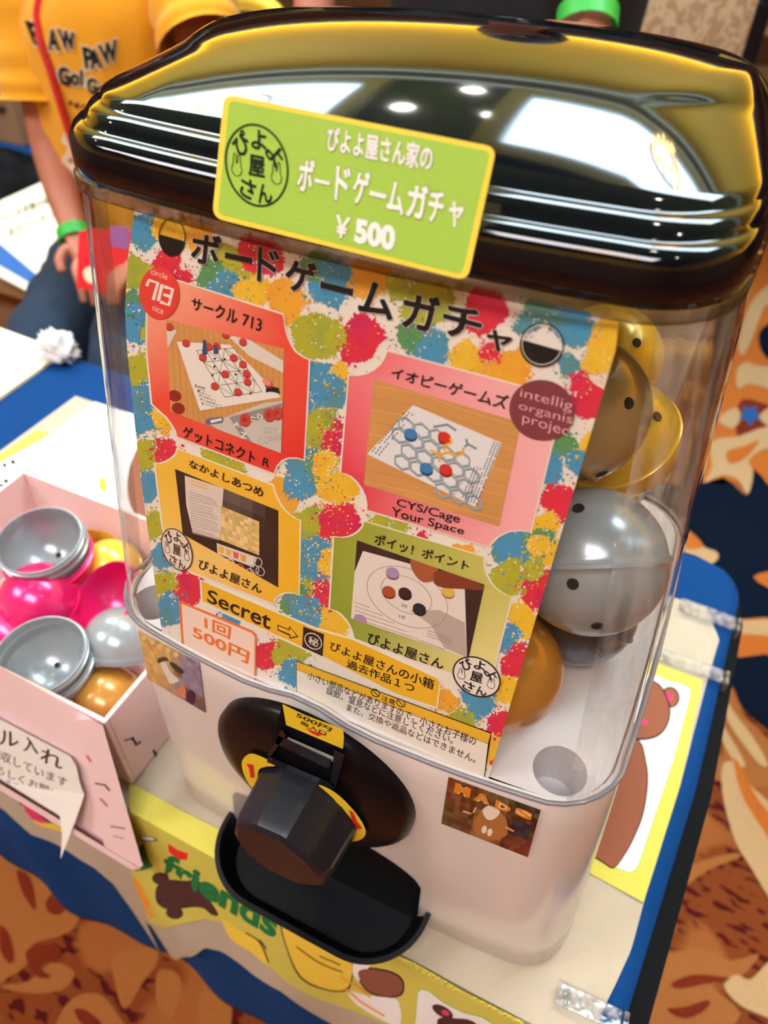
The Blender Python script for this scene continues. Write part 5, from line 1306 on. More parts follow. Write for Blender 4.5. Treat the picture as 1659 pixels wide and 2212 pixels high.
# ------------------------------------------------------------------ clear table clips along the right edge
def clip(p0, p1, wd, label):
    a, b = onZ(p0, 0.004), onZ(p1, 0.004); d = (b - a); d[2] = 0; L_ = np.linalg.norm(d); d /= L_; s = np.array((-d[1], d[0], 0)) * wd / 2
    o = thing('tablecloth_clip', tuple(b), label, 'clip', 'clear tablecloth clips')
    def bar(pts, t, name):
        V = []; F = []
        for p, z in pts: V += [p - s + (0, 0, z), p + s + (0, 0, z), p + s + (0, 0, z + t), p - s + (0, 0, z + t)]
        for i in range(len(pts) - 1):
            for k in range(4): F.append((i * 4 + k, i * 4 + (k + 1) % 4, i * 4 + 4 + (k + 1) % 4, i * 4 + 4 + k))
        F += [(3, 2, 1, 0), tuple(len(V) - 4 + k for k in range(4))]
        m_ = mk(name, V, F, CLIP_CLEAR, o)
        bv = m_.modifiers.new('b', 'BEVEL'); bv.width = 0.0008; bv.segments = 2
    up_ = [(a + d * L_ * t, 0.0006 + 0.003 * math.sin(t * PI) * .5 + (0.002 if t == 0 else 0)) for t in np.linspace(0, 1, 7)]
    bar(up_, 0.0026, 'upper_arm')
    for k in range(4): 
        q = a + d * L_ * (0.04 + 0.05 * k); bar([(q, 0.0036), (q + d * 0.0014, 0.0036)], 0.001, 'grip_rib')
    e_ = b + d * 0.001
    V = [e_ - s + (0, 0, .0036), e_ + s + (0, 0, .0036), e_ + s + d * .003 + (0, 0, .0036), e_ - s + d * .003 + (0, 0, .0036)]
    V2 = [v_ - (0, 0, 0.046) for v_ in V]
    mk('spine', V + V2, [(0, 1, 2, 3), (7, 6, 5, 4), (0, 4, 5, 1), (1, 5, 6, 2), (2, 6, 7, 3), (3, 7, 4, 0)], CLIP_CLEAR, o)
    lo = [(b - d * L_ * t, -0.0445) for t in np.linspace(0, .8, 4)]
    bar(lo, 0.0026, 'lower_arm')
clip((1466, 1310), (1588, 1352), 0.016, 'rear clear clip at the table corner on blue cloth')
clip((1418, 1416), (1562, 1466), 0.014, 'second clear clip, beside the bear panel')
clip((1200, 2146), (1340, 2210), 0.013, 'ribbed clear clip at the front corner of the towel')
# ------------------------------------------------------------------ things at the back left of the table
e0 = [onZ(p, 0) for p in ((-420, 560), (92, 749), (133, 772), (0, 868), (-420, 1170))]
cb = mk('cream_board', [(p[0], p[1], 0.006) for p in e0] + [(p[0], p[1], 0.0012) for p in e0], [(0, 4, 3, 2, 1), (5, 6, 7, 8, 9)] + [(i, (i + 1) % 5, 5 + (i + 1) % 5, 5 + i) for i in range(5)], mat('cream_card', (240, 232, 200), 0.7), loc=tuple(e0[3] * (1, 1, 0)))
tag(cb, 'plain cream board lying at the rear left of the blue table', 'board')
bm = bmesh.new(); bmesh.ops.create_icosphere(bm, subdivisions=4, radius=1)
for q in bm.verts:
    n = q.co.copy(); f_ = 1 + .22 * math.sin(7 * n.x + 3 * n.y) * math.sin(6 * n.z + 5 * n.x) + .12 * math.sin(17 * n.y + 11 * n.z)
    q.co = Vector((n.x * .026, n.y * .02, max(-.6, n.z) * .022)) * f_
bc = onZ((126, 752), 0.018)
for q in bm.verts: q.co += Vector(bc)
pb = bm_mk('crumpled_wrapper', bm, clear_mat('thin_film', (0.86, 0.86, 0.86), rough=0.15, bump=0.6), loc=tuple(bc), smooth=True, angle=180)
pb.data.materials[0] = mat('white_film', (225, 225, 226), 0.25)
tag(pb, 'crumpled white plastic wrapper at the rear edge of the table', 'wrapper')
# ------------------------------------------------------------------ banquet chairs
DAM = bpy.data.materials.new('damask'); DAM.use_nodes = True
nt = DAM.node_tree; b = nt.nodes['Principled BSDF']; b.inputs['Roughness'].default_value = 0.85
tc = nt.nodes.new('ShaderNodeTexCoord'); vo = nt.nodes.new('ShaderNodeTexNoise'); vo.inputs['Scale'].default_value = 34; vo.inputs['Detail'].default_value = 1.5; vo.inputs['Distortion'].default_value = 1.2
mr = nt.nodes.new('ShaderNodeMapRange'); mr.inputs[1].default_value = 0.46; mr.inputs[2].default_value = 0.54
mx = nt.nodes.new('ShaderNodeMix'); mx.data_type = 'RGBA'; mx.inputs[6].default_value = (*lin((176, 142, 106)), 1); mx.inputs[7].default_value = (*lin((206, 176, 138)), 1)
nt.links.new(tc.outputs['Object'], vo.inputs['Vector']); nt.links.new(vo.outputs['Fac'], mr.inputs[0]); nt.links.new(mr.outputs[0], mx.inputs[0]); nt.links.new(mx.outputs[2], b.inputs['Base Color'])
CH_BLACK = mat('chair_frame_black', (14, 16, 26), 0.35)
def make_chair(loc, rz, label, grp):
    """seat faces -y before turning"""
    o = thing('banquet_chair', (0, 0, 0), label, 'chair', grp)
    bm_mk('seat', box_bm(-.21, .21, -.22, .20, .40, .46, 0.022, 3), DAM, o, smooth=True)
    bm = box_bm(-.185, .185, .205, .235, .56, .93, 0.012, 3); bm_mk('backrest', bm, DAM, o, smooth=True)
    fr = [(-.205, .20, .0), (-.205, .205, .40), (-.205, .22, .88)]
    arc = [(-.205 + .03 * (1 - math.cos(t)), .22, .93 + .03 * math.sin(t)) for t in np.linspace(0, PI / 2, 5)]
    arcr = [(-x, y, z) for x, y, z in arc[::-1]]
    v, f = tube([(-.205, .205, .42)] + [(-.205, .22, .88)] + arc + arcr + [(.205, .22, .88), (.205, .205, .42)], 0.016, 10); mk('back_frame', v, f, CH_BLACK, o, smooth=True)
    for x in (-.205, .205): bm_mk('back_post', box_bm(x - .024, x + .024, .206, .236, .50, .90, 0.006), CH_BLACK, o)
    for x, y in ((-.19, -.19), (.19, -.19), (-.205, .205), (.205, .205)):
        v, f = tube([(x * 1.05, y * 1.05, 0.0), (x, y, .42)], 0.013, 10); mk('leg', v, f, CH_BLACK, o, smooth=True)
    v, f = tube([(-.19, -.19, .39), (.19, -.19, .39), (.205, .2, .39), (-.205, .2, .39), (-.19, -.19, .39)], 0.012, 8); mk('seat_frame', v, f, CH_BLACK, o, smooth=True)
    o.location = loc; o.rotation_euler = (0, 0, rz)
    return o
def copy_thing(o, loc, rz, label):
    c = o.copy(); COL.objects.link(c); c.location = loc; c.rotation_euler = (0, 0, rz); c['label'] = label
    for k in o.children:
        d = k.copy(); COL.objects.link(d); d.parent = c
    return c
ca = onY((1462, 60), 2.25)
ch = make_chair((ca[0] - .13, 2.41, FLOOR), 0.75 + PI, 'empty banquet chair with patterned beige back behind the machine, at its right', 'banquet chairs')

ca2 = onY((1700, 70), 3.1); LEG2 = onZ((1648, 610), FLOOR) - onZ((1592, 850), FLOOR)
copy_thing(ch, (ca2[0] + .09 + LEG2[0], 3.0 + LEG2[1], FLOOR), 0.25, 'farther banquet chair with beige back at the right edge of the photo')
# ------------------------------------------------------------------ people
def skin_mesh(J, E, sub=2):
    """J: name -> (pos, radius); E: edges; grows one continuous surface"""
    names = list(J); ix = {n: i for i, n in enumerate(names)}
    me = bpy.data.meshes.new('body'); me.from_pydata([tuple(J[n][0]) for n in names], [(ix[a], ix[b]) for a, b in E], [])
    o = bpy.data.objects.new('body', me); COL.objects.link(o)
    md = o.modifiers.new('s', 'SKIN'); md.use_smooth_shade = True; md.branch_smoothing = 0.3
    o.modifiers.new('d', 'SUBSURF').levels = sub
    for i, n in enumerate(names):
        sv = me.skin_vertices[0].data[i]; r = J[n][1]; sv.radius = r if isinstance(r, tuple) else (r, r); sv.use_root = (i == 0)
    bpy.context.view_layer.update()
    r = bpy.data.meshes.new_from_object(o.evaluated_get(bpy.context.evaluated_depsgraph_get()))
    V = [tuple(v.co) for v in r.vertices]; F = [tuple(p.vertices) for p in r.polygons]
    bpy.data.objects.remove(o); bpy.data.meshes.remove(r)
    return V, F
A3 = lambda *a: np.array(a, float)
def hand_joints(J, E, wrist, name, dirn, palm_n, side, s=1.0, curl=0.35):
    """palm and five fingers beyond the wrist joint"""
    d = dirn / np.linalg.norm(dirn); n = palm_n - d * (palm_n @ d); n /= np.linalg.norm(n); x = np.cross(d, n) * side
    W = J[wrist][0]
    J[name + 'palm'] = (W + d * 0.045 * s, (0.027 * s, 0.016 * s)); E.append((wrist, name + 'palm'))
    for i, (off, ln) in enumerate(((-.028, .066), (-.010, .076), (.009, .071), (.026, .056))):
        a = W + d * 0.085 * s + x * off * s; b = a + (d * math.cos(curl) + n * math.sin(curl)) * ln * .5 * s; c = b + (d * math.cos(curl * 2.4) + n * math.sin(curl * 2.4)) * ln * .5 * s
        ks = [f'{name}f{i}{k}' for k in 'abc']
        for k, p, r in zip(ks, (a, b, c), (.0105, .0088, .0072)): J[k] = (p, r * s)
        E += [(name + 'palm', ks[0]), (ks[0], ks[1]), (ks[1], ks[2])]
    a = W + d * 0.030 * s - x * 0.030 * s; b = a + (d * .6 - x * .5 + n * .3) * 0.034 * s; c = b + (d * .85 + n * .35) * 0.028 * s
    for k, p, r in (('ta', a, .012), ('tb', b, .0105), ('tc', c, .0085)): J[name + k] = (p, r * s)
    E += [(name + 'palm', name + 'ta'), (name + 'ta', name + 'tb'), (name + 'tb', name + 'tc')]
def rings_mesh(rs, cap=True): return loft(rs, cap, cap)
def oval(c, ax, up_, rx, ry, n=28, p=2.3):
    """closed oval around point c, first radius along ax, second along the depth"""
    ax = ax / np.linalg.norm(ax); dp = np.cross(up_, ax); dp /= np.linalg.norm(dp)
    o = []
    for i in range(n):
        t = 2 * PI * i / n; ct, st = math.cos(t), math.sin(t)
        o.append(tuple(c + ax * rx * math.copysign(abs(ct) ** (2 / p), ct) + dp * ry * math.copysign(abs(st) ** (2 / p), st)))
    return o
def head_parts(o, c, fwd, hair, skin_body):
    """hair, eyes, brows, mouth and ears as children of the person"""
    f = fwd / np.linalg.norm(fwd); u = A3(0, 0, 1); r = np.cross(f, u)
    bm = bmesh.new(); bmesh.ops.create_uvsphere(bm, u_segments=24, v_segments=16, radius=1)
    for q in bm.verts:
        p = np.array(q.co); z = p[2]
        k = 1.0 if (p[1] > -.35 or z > .42) else 0.90
        q.co = Vector(c + r * p[0] * .083 * k + (-f) * p[1] * .101 * k + (-f) * .012 + u * (z * .122 + .012) * (1 if z > -.3 else .9))
    bm_mk('hair', bm, hair, o, smooth=True, angle=180)
    for s in (-1, 1):
        bm = bmesh.new(); bmesh.ops.create_uvsphere(bm, u_segments=12, v_segments=8, radius=0.0105)
        for q in bm.verts: q.co += Vector(c + f * .083 + r * s * .031 + u * (-.004))
        bm_mk('eye', bm, [mat('eye_white', (232, 228, 222), 0.2)], o, smooth=True)
        bm = bmesh.new(); bmesh.ops.create_uvsphere(bm, u_segments=10, v_segments=8, radius=0.0055)
        for q in bm.verts: q.co += Vector(c + f * .0905 + r * s * .031 + u * (-.004))
        bm_mk('iris', bm, [HOLE], o, smooth=True)
        v, fc = tube([tuple(c + f * (.088 - .006 * t) + r * s * (.018 + .028 * t) + u * (.018 + .005 * math.sin(t * PI))) for t in np.linspace(0, 1, 5)], 0.0028, 6); mk('eyebrow', v, fc, hair, o, smooth=True)
    v, fc = tube([tuple(c + f * (.090 - 8 * x * x) + r * x + u * (-.062 + 1.2 * x * x)) for x in np.linspace(-.024, .024, 7)], [.001, .004, .005, .0045, .005, .004, .001], 8); mk('mouth', v, fc, mat('lips', (160, 84, 76), 0.5), o, smooth=True)
def add_head(J, E, neck, c, fwd):
    f = fwd / np.linalg.norm(fwd); u = A3(0, 0, 1); r = np.cross(f, u)
    J['jaw'] = (c - u * .055 + f * .022, (.050, .056)); J['skull'] = (c + u * .012, (.074, .086)); J['crown'] = (c + u * .066 - f * .01, (.060, .068))
    E += [(neck, 'jaw'), ('jaw', 'skull'), ('skull', 'crown')]
    J['nose'] = (c + f * .096 - u * .026, .010); J['nose0'] = (c + f * .080 - u * .012, .010); E += [('skull', 'nose0'), ('nose0', 'nose')]
    for s, k in ((-1, 'l'), (1, 'r')):
        J['ear' + k] = (c + r * s * .080 - u * .016 - f * .004, (.014, .009)); E.append(('skull', 'ear' + k))
SHIRT_Y = mat('yellow_cotton', (240, 170, 24), 0.9, noise=0.05, nscale=20, bump=0.35, bscale=25, sheen=0.2)
SHIRT_K = mat('black_cotton', (26, 28, 34), 0.9, bump=0.3, bscale=25)
PANTS = mat('navy_trousers', (22, 44, 66), 0.85, noise=0.15, nscale=12, bump=0.4, bscale=18)
HAIR = mat('black_hair', (24, 20, 20), 0.5)
BAND = mat('green_band', (52, 176, 64), 0.4)
SHOE = mat('dark_shoe', (30, 30, 34), 0.5)
def wristband(o, W, d, r):
    d = Vector(d).normalized(); M = Matrix.Translation(Vector(W)) @ rot_to(d)
    v, f = lathe([(r, -.011), (r + .0012, -.011), (r + .0012, .011), (r, .011), (r, -.011)], 28); mk('wristband', xf(v, M), f, BAND, o, smooth=True)
def shoe(o, A, fwd):
    f = fwd / np.linalg.norm(fwd); r = np.cross(f, A3(0, 0, 1)); rs = []
    z0_ = FLOOR + .001
    for t, w_, h in ((-.09, .026, .05), (-.07, .036, .075), (-.02, .038, .085), (.05, .042, .065), (.11, .046, .045), (.155, .036, .035), (.172, .016, .022)):
        c = A + f * t; c = A3(c[0], c[1], 0)
        rs.append([tuple(c + r * w_ * math.cos(a) + A3(0, 0, z0_ + h * .5 + h * .5 * math.sin(a))) for a in np.linspace(0, 2 * PI, 14, endpoint=False)])
    v, f_ = loft(rs, True, True); mk('shoe', v, f_, SHOE, o, smooth=True, angle=180)
def trouser(o, pts, rs_):
    P = [A3(*p) for p in pts]; dense = []; rr = []
    for i in range(len(P) - 1):
        for t in np.linspace(0, 1, 9, endpoint=False): dense.append(tuple(P[i] * (1 - t) + P[i + 1] * t)); rr.append(rs_[i] * (1 - t) + rs_[i + 1] * t + .004 * math.sin(i * 5 + t * 14))
    dense.append(tuple(P[-1])); rr.append(rs_[-1])
    D = [A3(*p) for p in dense]
    for _ in range(3): D = [D[0]] + [(D[i - 1] + D[i] * 2 + D[i + 1]) / 4 for i in range(1, len(D) - 1)] + [D[-1]]
    return tube([tuple(p) for p in D], rr, 18)
# --- person in the yellow shirt, seated
SHL, SHR = onY((52, -6), 1.08), onY((392, -70), 1.12)
acr = SHR - SHL; mid = (SHL + SHR) / 2
PEL = onY((300, 560), 1.14); SEATZ = PEL[2]
fw = np.cross(acr, A3(0, 0, 1)); fw[2] = 0; fw /= np.linalg.norm(fw)
if fw @ (CAM - mid) < 0: fw = -fw
p1 = thing('person', (PEL[0], PEL[1], FLOOR), 'person seated in yellow printed t-shirt with red lanyard and green wristband', 'person')
ax = acr / np.linalg.norm(acr)
J, E = {}, []
J['pelvis'] = (PEL, .095); J['waist'] = (PEL * .6 + mid * .4, .085); J['chest'] = (PEL * .25 + mid * .75 - fw * .01, .098); J['neck0'] = (mid + A3(0, 0, .045) - fw * .01, .05); J['neck'] = (mid + A3(0, 0, .095), .045)
E += [('pelvis', 'waist'), ('waist', 'chest'), ('chest', 'neck0'), ('neck0', 'neck')]
hc = mid + A3(0, 0, .235) + fw * .03; add_head(J, E, 'neck', hc, fw)
ELL, WRL = onY((113, 338), 1.03), onY((163, 510), 0.94)
ELR, WRR = onY((470, 200), 1.02), onY((360, 520), 0.90)
for k, S_, E_, W_ in (('l', SHL, ELL, WRL), ('r', SHR, ELR, WRR)):
    J['sh' + k] = (S_ - A3(0, 0, .03), .045); J['el' + k] = (E_, .036); J['fa' + k] = (E_ * .6 + W_ * .4, .034); J['wr' + k] = (W_, .024)
    E += [('chest', 'sh' + k), ('sh' + k, 'el' + k), ('el' + k, 'fa' + k), ('fa' + k, 'wr' + k)]
hand_joints(J, E, 'wrl', 'hl', onY((196, 580), .90) - WRL, A3(0, 0, -1) + fw * .2, 1, .9)
hand_joints(J, E, 'wrr', 'hr', A3(-.03, -.05, -.02), A3(0, 0, -1), -1, .9)
HIPL, HIPR = PEL - ax * .085, PEL + ax * .085
KNL, KNR = onY((86, 790), 0.79), onY((285, 800), 0.78)
for k, H_, K_ in (('l', HIPL, KNL), ('r', HIPR, KNR)):
    J['hip' + k] = (H_, .078); J['kn' + k] = (K_, .052); J['ca' + k] = (A3(K_[0], K_[1] + .03, K_[2] * .6 + (FLOOR + .08) * .4), .05); J['an' + k] = (A3(K_[0], K_[1] + .05, FLOOR + .09), .036); J['to' + k] = (A3(K_[0], K_[1] - .08, FLOOR + .035), .03)
    E += [('pelvis', 'hip' + k), ('hip' + k, 'kn' + k), ('kn' + k, 'ca' + k), ('ca' + k, 'an' + k), ('an' + k, 'to' + k)]
v, f = skin_mesh(J, E); body1 = mk('body', v, f, SKIN, p1, smooth=True, angle=180)
head_parts(p1, hc, fw, HAIR, body1)
# shirt: torso and two sleeves
def shirt(o, PEL, mid, ax, fw, wtop, wbot, dep, sleeves, m_, drop, name='t_shirt'):
    rs = []; up_ = A3(0, 0, 1)
    for t in np.linspace(0, 1, 26):
        c = (PEL - A3(0, 0, drop)) * (1 - t) + (mid + A3(0, 0, .005)) * t
        w_ = wbot * (1 - t) + wtop * t; d_ = dep * (1.02 - .12 * t)
        if t > .88: q = (t - .88) / .12; w_ *= 1 - .42 * q * q; d_ *= 1 - .35 * q * q; c = c + A3(0, 0, .03 * q)
        ring_ = oval(c, ax, up_, w_, d_, 48)
        ring_ = [tuple(A3(*p) + fw * (.006 * math.sin(i * .78 + t * 5) + .004 * math.sin(i * 1.7 - t * 9)) * (1 - t * .6)) for i, p in enumerate(ring_)]
        rs.append(ring_)
    top = mid + A3(0, 0, .058); rs.append(oval(top, ax, up_, wtop * .36, dep * .5, 48))
    parts = [loft(rs)]
    for S_, E_, cuff in sleeves:
        d = E_ - S_; pts = [S_ + A3(0, 0, .012) - d * .10 + (mid - S_) * .30, S_ + A3(0, 0, .004), S_ + d * .3, S_ + d * cuff * .8, S_ + d * cuff]
        P = [tuple(p) for p in smooth_curve(pts, 5)]
        n = len(P); parts.append(tube(P, [.058 + .012 * (i / n) + .003 * math.sin(i * 1.3) for i in range(n)], 26, caps=False))
    v, f = join(parts); return mk(name, v, f, m_, o, smooth=True, angle=180)
def smooth_curve(P, n):
    out = []
    for i in range(len(P) - 1):
        p0, p1_, p2, p3 = P[max(i - 1, 0)], P[i], P[i + 1], P[min(i + 2, len(P) - 1)]
        for k in range(n):
            t = k / n; out.append(0.5 * ((2 * p1_) + (-p0 + p2) * t + (2 * p0 - 5 * p1_ + 4 * p2 - p3) * t * t + (-p0 + 3 * p1_ - 3 * p2 + p3) * t ** 3))
    out.append(P[-1]); return out
sh1 = shirt(p1, PEL, mid, ax, fw, .152, .135, .112, ((SHL, ELL, .62), (SHR, ELR, .66)), SHIRT_Y, .03)
for H_, K_ in ((HIPL, KNL), (HIPR, KNR)):
    v, f = trouser(p1, [tuple(H_ + fw * -.02), tuple(H_ * .6 + K_ * .4), tuple(K_ + A3(0, -.005, .0)), (K_[0], K_[1] + .03, K_[2] - .2), (K_[0], K_[1] + .05, FLOOR + .10)], [.105, .092, .075, .068, .06])
    mk('trouser_leg', v, f, PANTS, p1, smooth=True, angle=180)
    shoe(p1, A3(K_[0], K_[1] + .03, 0), A3(0, -1, 0))
wristband(p1, WRL * 1.0, WRL - ELL, .029)
# print on the shirt follows the cloth
from mathutils.bvhtree import BVHTree
bpy.context.view_layer.update()
def surf_map(obj, fall):
    M = obj.matrix_world; bv = BVHTree.FromPolygons([M @ v.co for v in obj.data.vertices], [tuple(p.vertices) for p in obj.data.polygons])
    def f_(p, lift=0.0):
        d = Vector(ray(p)).normalized(); h = bv.ray_cast(Vector(CAM), d)
        if h[0] is None: return onY(p, fall)
        return np.array(h[0] - d * (0.002 + lift))
    return f_
ms = surf_map(sh1, 1.0)
e = Print(ms); TK, TW = I((30, 28, 34)), I((238, 226, 190))
for t, q in (('P', [(52, 44), (84, 50), (90, 100), (74, 98)]), ('A', [(98, 62), (126, 64), (130, 110), (104, 108)]), ('W', [(122, 60), (160, 70), (164, 108), (132, 108)]), ('P', [(176, 100), (200, 104), (206, 150), (184, 148)]), ('A', [(190, 104), (216, 108), (222, 148), (196, 150)]), ('W', [(210, 98), (252, 84), (256, 130), (222, 144)]),
             ('Go!', [(122, 142), (180, 150), (180, 186), (130, 186)]), ('Go!', [(186, 164), (238, 180), (240, 214), (188, 202)])):
    c = np.mean(np.array(q), 0)
    for s, m_, l, bo in ((1.16, TW, 0.001, .12), (1.0, TK, 0.002, .05)):
        V_, F_ = glyphs(t, bo); Q = [c + (np.array(p) - c) * s for p in q]; n = len(e.V)
        if m_ not in e.M: e.M.append(m_)
        for u, v_, k_ in V_:
            tt = 1 - v_; e.V.append(ms(tuple(Q[0] * (1 - u) * (1 - tt) + Q[1] * u * (1 - tt) + Q[2] * u * tt + Q[3] * (1 - u) * tt), l)); e.C.append((1, 1, 1))
        e.F += [tuple(i + n for i in g) for g in F_]; e.I += [e.M.index(m_)] * len(F_)
for x, y, s in ((152, 222, 6), (166, 228, 7), (180, 230, 5), (192, 234, 6)): e.add(circ((x, y), s * .8, 7), TK, 0.001)
e.build('shirt_lettering', sh1); e = Print(ms)
for x, y, s in ((146, 300, 14), (160, 330, 18), (152, 352, 20), (166, 380, 18), (178, 350, 12), (170, 400, 16)): e.add(S2(ell((x, y), (s, 0), (0, s * 1.1), 9), 2), TW, 0.001 + s * .00002)
for x, y in ((152, 346), (164, 372), (150, 305)): e.add(circ((x, y), 5, 8), I((170, 120, 70)), 0.003)
e.build('shirt_picture_print', sh1)
# red pouch on its lanyard
pc = onY((232, 560), 0.83)
pch = thing('pouch', tuple(pc), 'red pouch hanging on a red lanyard in the lap of the person in yellow', 'pouch')
P_RED = mat('red_vinyl', (226, 26, 44), 0.35); 
mp_ = plane_map(onY((232, 560), 0.83), (0.35, -1, 0.55))
prism([(170, 500), (200, 492), (330, 505), (330, 640), (290, 640), (165, 622)], mp_, -0.03, 0.0, 'pouch_body', P_RED, pch)
e = Print(mp_); e.add([(238, 488), (280, 490), (276, 540), (238, 530)], I((150, 90, 150)), 0.0006); e.build('violet_patch', pch); e = Print(mp_); e.add(S2([(180, 585), (196, 575), (206, 590), (200, 612), (186, 606)], 2), TW, 0.0006); e.build('pouch_print', pch)
lan = []
for p in ((38, -70), (60, 0), (84, 70), (108, 150), (132, 230), (156, 310), (178, 372), (190, 430), (196, 495)):
    q = ms(p, 0.006) if p[1] > -5 else ms((60, 0), 0.006) + (mid + A3(0, 0, .05) + fw * .06 - ms((60, 0), 0.006)) * min(1, -p[1] / 70)
    lan.append(q)
for _ in range(1): lan = [lan[0]] + [(lan[i - 1] + lan[i] * 2 + lan[i + 1]) / 4 + (CAM - lan[i]) / np.linalg.norm(CAM - lan[i]) * .004 for i in range(1, len(lan) - 1)] + [lan[-1]]
v, f = tube([tuple(p) for p in smooth_curve(lan, 4)], 0.0062, 10); mk('lanyard', v, f, mat('red_cord', (214, 40, 36), 0.7, noise=0.35, nscale=180), pch, smooth=True)
pcs = copy_thing(ch, (PEL[0] - fw[0] * .03, PEL[1] - fw[1] * .03, FLOOR), math.atan2(fw[0], -fw[1]), 'banquet chair under the person in the yellow shirt')
pcs.scale = (1, 1, (PEL[2] - .108 - FLOOR) / .462)

# --- person in black standing behind the machine
S2L, S2R = onY((742, -640), 1.62), onY((1236, -560), 1.58)
aL, aR = onY((678, 10), 1.06), onY((1281, 20), 1.03)
c2 = (aL + aR) / 2
ax2 = (aR - aL); ax2[2] = 0; ax2 /= np.linalg.norm(ax2); fw2 = np.cross(ax2, A3(0, 0, 1)); fw2 = fw2 if fw2 @ (CAM - c2) > 0 else -fw2
PL2 = A3(c2[0] + .03, c2[1] + .21, .24); MD2 = A3(c2[0] + .03, c2[1] + .20, .71)
p2 = thing('person', (PL2[0], PL2[1], FLOOR), 'person in black shirt standing behind the machine, green band on one wrist', 'person')
SL2, SR2 = MD2 - ax2 * .185, MD2 + ax2 * .185
J, E = {}, []
J['pelvis'] = (PL2, .12); J['waist'] = (PL2 * .6 + MD2 * .4, .105); J['chest'] = (PL2 * .22 + MD2 * .78, .12); J['neck0'] = (MD2 + A3(0, 0, .05), .056); J['neck'] = (MD2 + A3(0, 0, .10), .05)
E += [('pelvis', 'waist'), ('waist', 'chest'), ('chest', 'neck0'), ('neck0', 'neck')]
hc2 = MD2 + A3(0, 0, .245) + fw2 * .03; add_head(J, E, 'neck', hc2, fw2)
for k, S_, W_, s in (('l', SL2, onY((676, 60), 1.02), -1), ('r', SR2, onY((1268, 47), 1.0), 1)):
    E_ = onY((700, -330), c2[1] + .10) if s < 0 else onY((1300, -300), c2[1] + .08)
    J['sh' + k] = (S_ - A3(0, 0, .03), .054); J['el' + k] = (E_, .042); J['fa' + k] = (E_ * .62 + W_ * .38, .040); J['wr' + k] = (W_, .028)
    E += [('chest', 'sh' + k), ('sh' + k, 'el' + k), ('el' + k, 'fa' + k), ('fa' + k, 'wr' + k)]
    hand_joints(J, E, 'wr' + k, 'h' + k, W_ - E_ + A3(0, 0, -.05), A3(0, 0, -1), s, 1.0)
    J['hip' + k] = (PL2 + ax2 * s * .095 - A3(0, 0, .05), .088); J['kn' + k] = (A3(*(PL2 + ax2 * s * .10)[:2], FLOOR + .48), .06); J['an' + k] = (A3(*(PL2 + ax2 * s * .11)[:2], FLOOR + .09), .042); J['to' + k] = (A3(*(PL2 + ax2 * s * .11 + fw2 * .13)[:2], FLOOR + .035), .032)
    E += [('pelvis', 'hip' + k), ('hip' + k, 'kn' + k), ('kn' + k, 'an' + k), ('an' + k, 'to' + k)]
v, f = skin_mesh(J, E); body2 = mk('body', v, f, SKIN, p2, smooth=True, angle=180)
head_parts(p2, hc2, fw2, HAIR, body2)
shirt(p2, PL2, MD2, ax2, fw2, .205, .180, .135, ((SL2, J['ell'][0], .72), (SR2, J['elr'][0], .72)), SHIRT_K, .06)
wristband(p2, J['wrr'][0], J['wrr'][0] - J['elr'][0], .0335)
for s in (-1, 1):
    H_ = PL2 + ax2 * s * .09 - A3(0, 0, -.02); 
    v, f = trouser(p2, [tuple(H_), tuple(H_ - A3(0, 0, .25)), (*(PL2 + ax2 * s * .10)[:2], FLOOR + .48), (*(PL2 + ax2 * s * .11)[:2], FLOOR + .09)], [.118, .10, .078, .065])
    mk('trouser_leg', v, f, PANTS, p2, smooth=True, angle=180); shoe(p2, PL2 + ax2 * s * .11, fw2)
# ------------------------------------------------------------------ clutter behind the person in yellow
CARD = mat('brown_card', (150, 112, 76), 0.8, noise=0.1, nscale=8)
sb = onY((60, 490), 1.42)
nrm = A3(0.45, -1, 1.25)
mb = plane_map(sb, nrm)
board = thing('notice_board', tuple(sb), 'cream notice board with blurred black lettering and blue stripe, leaning on a carton', 'sign')
BP_ = [(-60, 462), (93, 392), (155, 545), (95, 607), (70, 618), (-60, 555)]
prism([(-70, 465), (93, 392), (157, 548), (96, 612), (68, 634), (-70, 560)], mb, -0.02, 0.0, 'board', mat('cream_panel', (244, 236, 212), 0.6), board)
e = Print(mb); e.add([(-70, 492), (0, 527), (92, 604), (70, 614), (-70, 534)], I((40, 104, 180)), 0.001)
e.text('くらべる自慢の味', [(-10, 464), (104, 424), (108, 440), (-8, 482)], I((90, 70, 50)), 0.001, 0.02); e.text('くまのフーセン', [(0, 500), (116, 452), (120, 470), (4, 520)], I((90, 70, 50)), 0.001, 0.02); e.text('入荷', [(92, 575), (130, 555), (134, 566), (97, 588)], I((60, 50, 46)), 0.001, 0.04)
e.build('board_print', board)
ct = thing('carton', (sb[0] - .06, sb[1] + .06, FLOOR), 'brown cardboard carton under the cream notice board', 'carton')
cz = onY((20, 600), 1.42)
bm_mk('carton_body', box_bm(sb[0] - .34, sb[0] + .16, sb[1] - .02, sb[1] + .34, FLOOR + .001, sb[2] - .16, 0.004), CARD, ct)
bm_mk('flap', box_bm(sb[0] - .34, sb[0] + .16, sb[1] - .10, sb[1] - .02, sb[2] - .168, sb[2] - .163), CARD, ct)
bg = onY((30, 375), 1.66)
bm = bmesh.new(); bmesh.ops.create_icosphere(bm, subdivisions=4, radius=1)
for q in bm.verts:
    n = q.co.copy(); q.co = Vector((bg[0] + n.x * .25, bg[1] + n.y * .12, bg[2] - .05 + n.z * .10)) + Vector((.02 * math.sin(9 * n.y), 0, .018 * math.sin(8 * n.x + 4 * n.z)))
b_ = bm_mk('black_jacket', bm, BLACK_MATT, loc=tuple(bg), smooth=True, angle=180); tag(b_, 'black jacket bundled behind the arm of the person in yellow', 'jacket')
